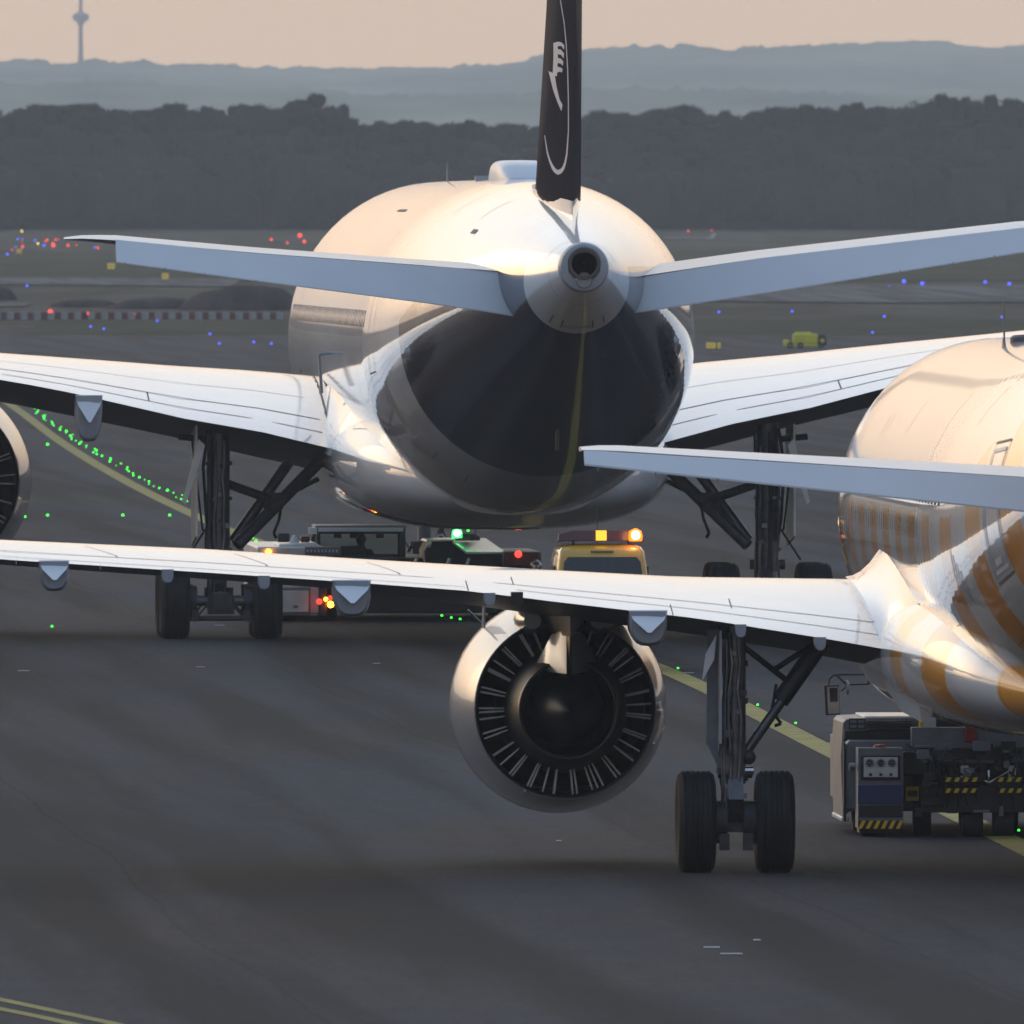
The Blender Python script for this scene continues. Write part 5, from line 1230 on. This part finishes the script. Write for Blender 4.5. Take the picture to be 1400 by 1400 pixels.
# ---------------------------------------------------------------- airfield lamps
protos = {}
def lamp(px, py, mt, label, group, rp=2.2, stem=.0, ground=None):
    """small fixture: metal base, optional stem and glowing dome; rp = dome radius in picture units"""
    p, sc = mini(px, py) if ground is None else (ground, F / ground[1]); r = rp / sc
    key = (mt, round(stem, 2))
    if key not in protos:   # first of its kind
        root = empty('airfield_lamp', p)
        b = MB(); b.lathe([(1.7, 0), (1.6, .25), (1.0, .35), (.9, .4)], (0, 0, 0), 'z', 'fixture_metal', 14)
        if stem: b.cyl((0, 0, .2), (0, 0, stem), .3, mat='fixture_metal', n=8)
        b.build('base', root)
        b = MB(); b.lathe([(.8, 0), (1.0, .35), (.9, 1.0), (.55, 1.5), (.01, 1.7)], (0, 0, max(.3, stem)), 'z', mt, 14); b.build('lens', root)
        protos[key] = root
    else: root = copy_tree(protos[key])
    root.location = p; root.scale = (r, r, r); tag(root, label, 'lamp', group)
rnd = random.Random(8)
G1 = 'green taxiway lamps along the yellow line beyond the left wing'
for k in range(58):
    Y = 665 + 345 * (k / 57) ** 1.05; X_ = LX(Y) + .55 + rnd.uniform(-.08, .25)
    lamp(0, 0, 'lamp_green', 'tiny green lamp in the dense string beside the yellow line beyond the left wing', G1, rnd.uniform(.6, 1.4), ground=Vector((X_, Y, GZ(Y) + .012)))
for px, py in ((927, 915), (1036, 965), (1088, 990)): lamp(px, py, 'lamp_green', 'green lamp beside the yellow line near the striped airliner\'s main wheels', 'green lamps between the near gear and the engine', 1.5)
lamp(1393, 1137, 'lamp_green', 'green lamp on the ground at the right edge just behind the near tug', None, 1.8)
for px, py in ((604, 843), (617, 846), (629, 848)): lamp(px, py, 'lamp_green', 'green lamp in the short row of three under the far tug', 'three green lamps under the far tug', 1.6)
for px, py, lb in ((65, 609, 'lone green lamp below the dense green string near the left edge'), (65, 706, 'bright green lamp on the asphalt right of the cropped left engine'), (168, 706, 'green lamp on the asphalt midway between the left engine and the gear'), (232, 706, 'dim green lamp left of the warm-lit gear door'),
                   (372, 705, 'green lamp seen right of the far left gear brace'), (71, 858, 'green lamp on the asphalt left of the far main wheels'), (229, 672, 'dim green lamp above the yellow line near the warm-lit door'), (345, 737, 'larger green lamp behind the far gear just left of the tug'), (350, 741, 'second green lamp touching the tug hood'), (326, 727, 'green lamp at the foot of the far gear strut'),
                   (34, 708, 'green lamp at the rim of the cropped engine'), (640, 727, 'green lamp under the belly of the centre airliner')):
    lamp(px, py, 'lamp_green', lb, None, 1.7)
for px, py, lb, rp in ((7, 436, 'red lamp at the left end of the barrier row', 2.0), (69, 435, 'brightest red lamp on the barrier row', 3.2), (120, 435, 'red lamp third from the left on the barrier row', 2.3), (187, 436, 'red lamp at the middle of the barrier row', 2.5), (291, 436, 'red lamp near the right end of the barrier row', 2.5)):
    lamp(px, py, 'lamp_red', lb, None, rp, 2.0)
for px, py, rp in ((31, 339, 1.4), (73, 339, 2.3), (93, 338, 1.6), (134, 341, 1.4)): lamp(px, py, 'lamp_red', 'small red lamp far off in the grass above the left tailplane tip', 'far red lamps at the left', rp, 1.0)
for px, py, rp in ((410, 326, 2.6), (416, 333, 1.8), (371, 330, 1.6), (393, 334, 1.2)): lamp(px, py, 'lamp_red', 'red lamp far off just left of the centre fuselage', 'far red lamps beside the fuselage', rp, 1.0)
for px, py, rp in ((1359, 316, 1.6), (1380, 316, 1.9)): lamp(px, py, 'lamp_red', 'red lamp low against the dark wood at the right', 'two red lamps before the wood', rp, 0)
for px, py, rp in ((941, 317, 1.3), (973, 316, 1.0)): lamp(px, py, 'lamp_red', 'faint red lamp far off right of the centre fuselage', 'faint red lamps right of the fuselage', rp, 0)
for px, py, lb in ((10, 349, 'blue lamp far left beside the pale yellow sign'), (60, 337, 'faint blue lamp between the far red lamps'), (37, 392, 'dim blue lamp on the pale far road at the left'), (215, 440, 'blue lamp on the barrier row'), (124, 448, 'blue lamp just under the barrier row'), (142, 451, 'dim blue lamp lower right of the one under the barrier row'),
                   (287, 458, 'faint blue lamp on the edge of the grass island'), (300, 471, 'blue lamp on the grey taxiway left of the centre fuselage'), (347, 469, 'brightest blue lamp close to the centre fuselage'), (371, 471, 'dim blue lamp touching the centre fuselage'),
                   (983, 428, 'blue lamp on the grass right of the centre fuselage'), (1083, 427, 'blue lamp on the grass below the right tailplane'), (1209, 434, 'blue lamp alone on the dark grass above the right wing'), (1193, 456, 'faint blue lamp just above the right wing'), (1370, 435, 'blue lamp on the dark grass near the right edge')):
    lamp(px, py, 'lamp_blue', lb, None, 1.5)
for px, py, rp in ((1216, 393, 1.1), (1236, 388, 2.4), (1261, 391, 2.4), (1347, 388, 1.8), (1380, 391, 2.0)): lamp(px, py, 'lamp_blue', 'blue lamp along the far edge of the pale concrete road at the right', 'blue lamps along the concrete road', rp, .8)
rnd = random.Random(21)
for k in range(14):
    lamp(rnd.uniform(0, 130), rnd.uniform(328, 344), 'lamp_red' if k % 3 else 'lamp_blue', 'faint small lamp in the scatter of far lights left of the tailplane tip', 'scattered faint far lights', rnd.uniform(.6, 1.2), 1.0)
for px, py, lb in ((30, 296, 'small pale lamp standing before the wood at the left'), (52, 335, 'amber lamp among the far red and blue lamps')):
    lamp(px, max(py, 318), 'lamp_yellow', lb, None, 1.2, 1.0)
# distant white aircraft behind the fuselage, seen side on
p, sc = mini(942, 331); DA = empty('distant_aircraft', p); tag(DA, 'tiny pale aircraft far off on the grass right of the centre fuselage', 'aircraft')
b = MB(); b.lathe([(.02, -36), (.9, -34), (1.4, -30), (1.5, 0), (1.5, 20), (1.0, 30), (.3, 36)], (0, 0, 24), 'x', 'tug_white', 16); b.v = [(x / sc, y / sc, z / sc * .25) for x, y, z in b.v]; b.build('fuselage', DA)
b = MB(); b.prism([(24, 5), (34, 5), (37, 12), (34, 12)], 'y', -.5, .5, 'tug_white'); b.v = [(x / sc, y / sc, z / sc) for x, y, z in b.v]; b.build('tail_fin', DA)
# scattered reflective paint marks on the asphalt
b = MB()
for px, py, w_ in ((973, 1297, 22), (1000, 1306, 30), (1035, 1287, 10), (764, 1151, 8), (274, 913, 12), (32, 918, 16), (300, 856, 14), (515, 908, 10), (942, 921, 14), (1018, 953, 5), (1137, 1017, 8)):
    p, sc = mini(px, py); b.box((p[0], p[1], p[2] + .014), (w_ / sc, .32, .008), 'line_white')
tag(b.build('paint_marks'), kind='structure')
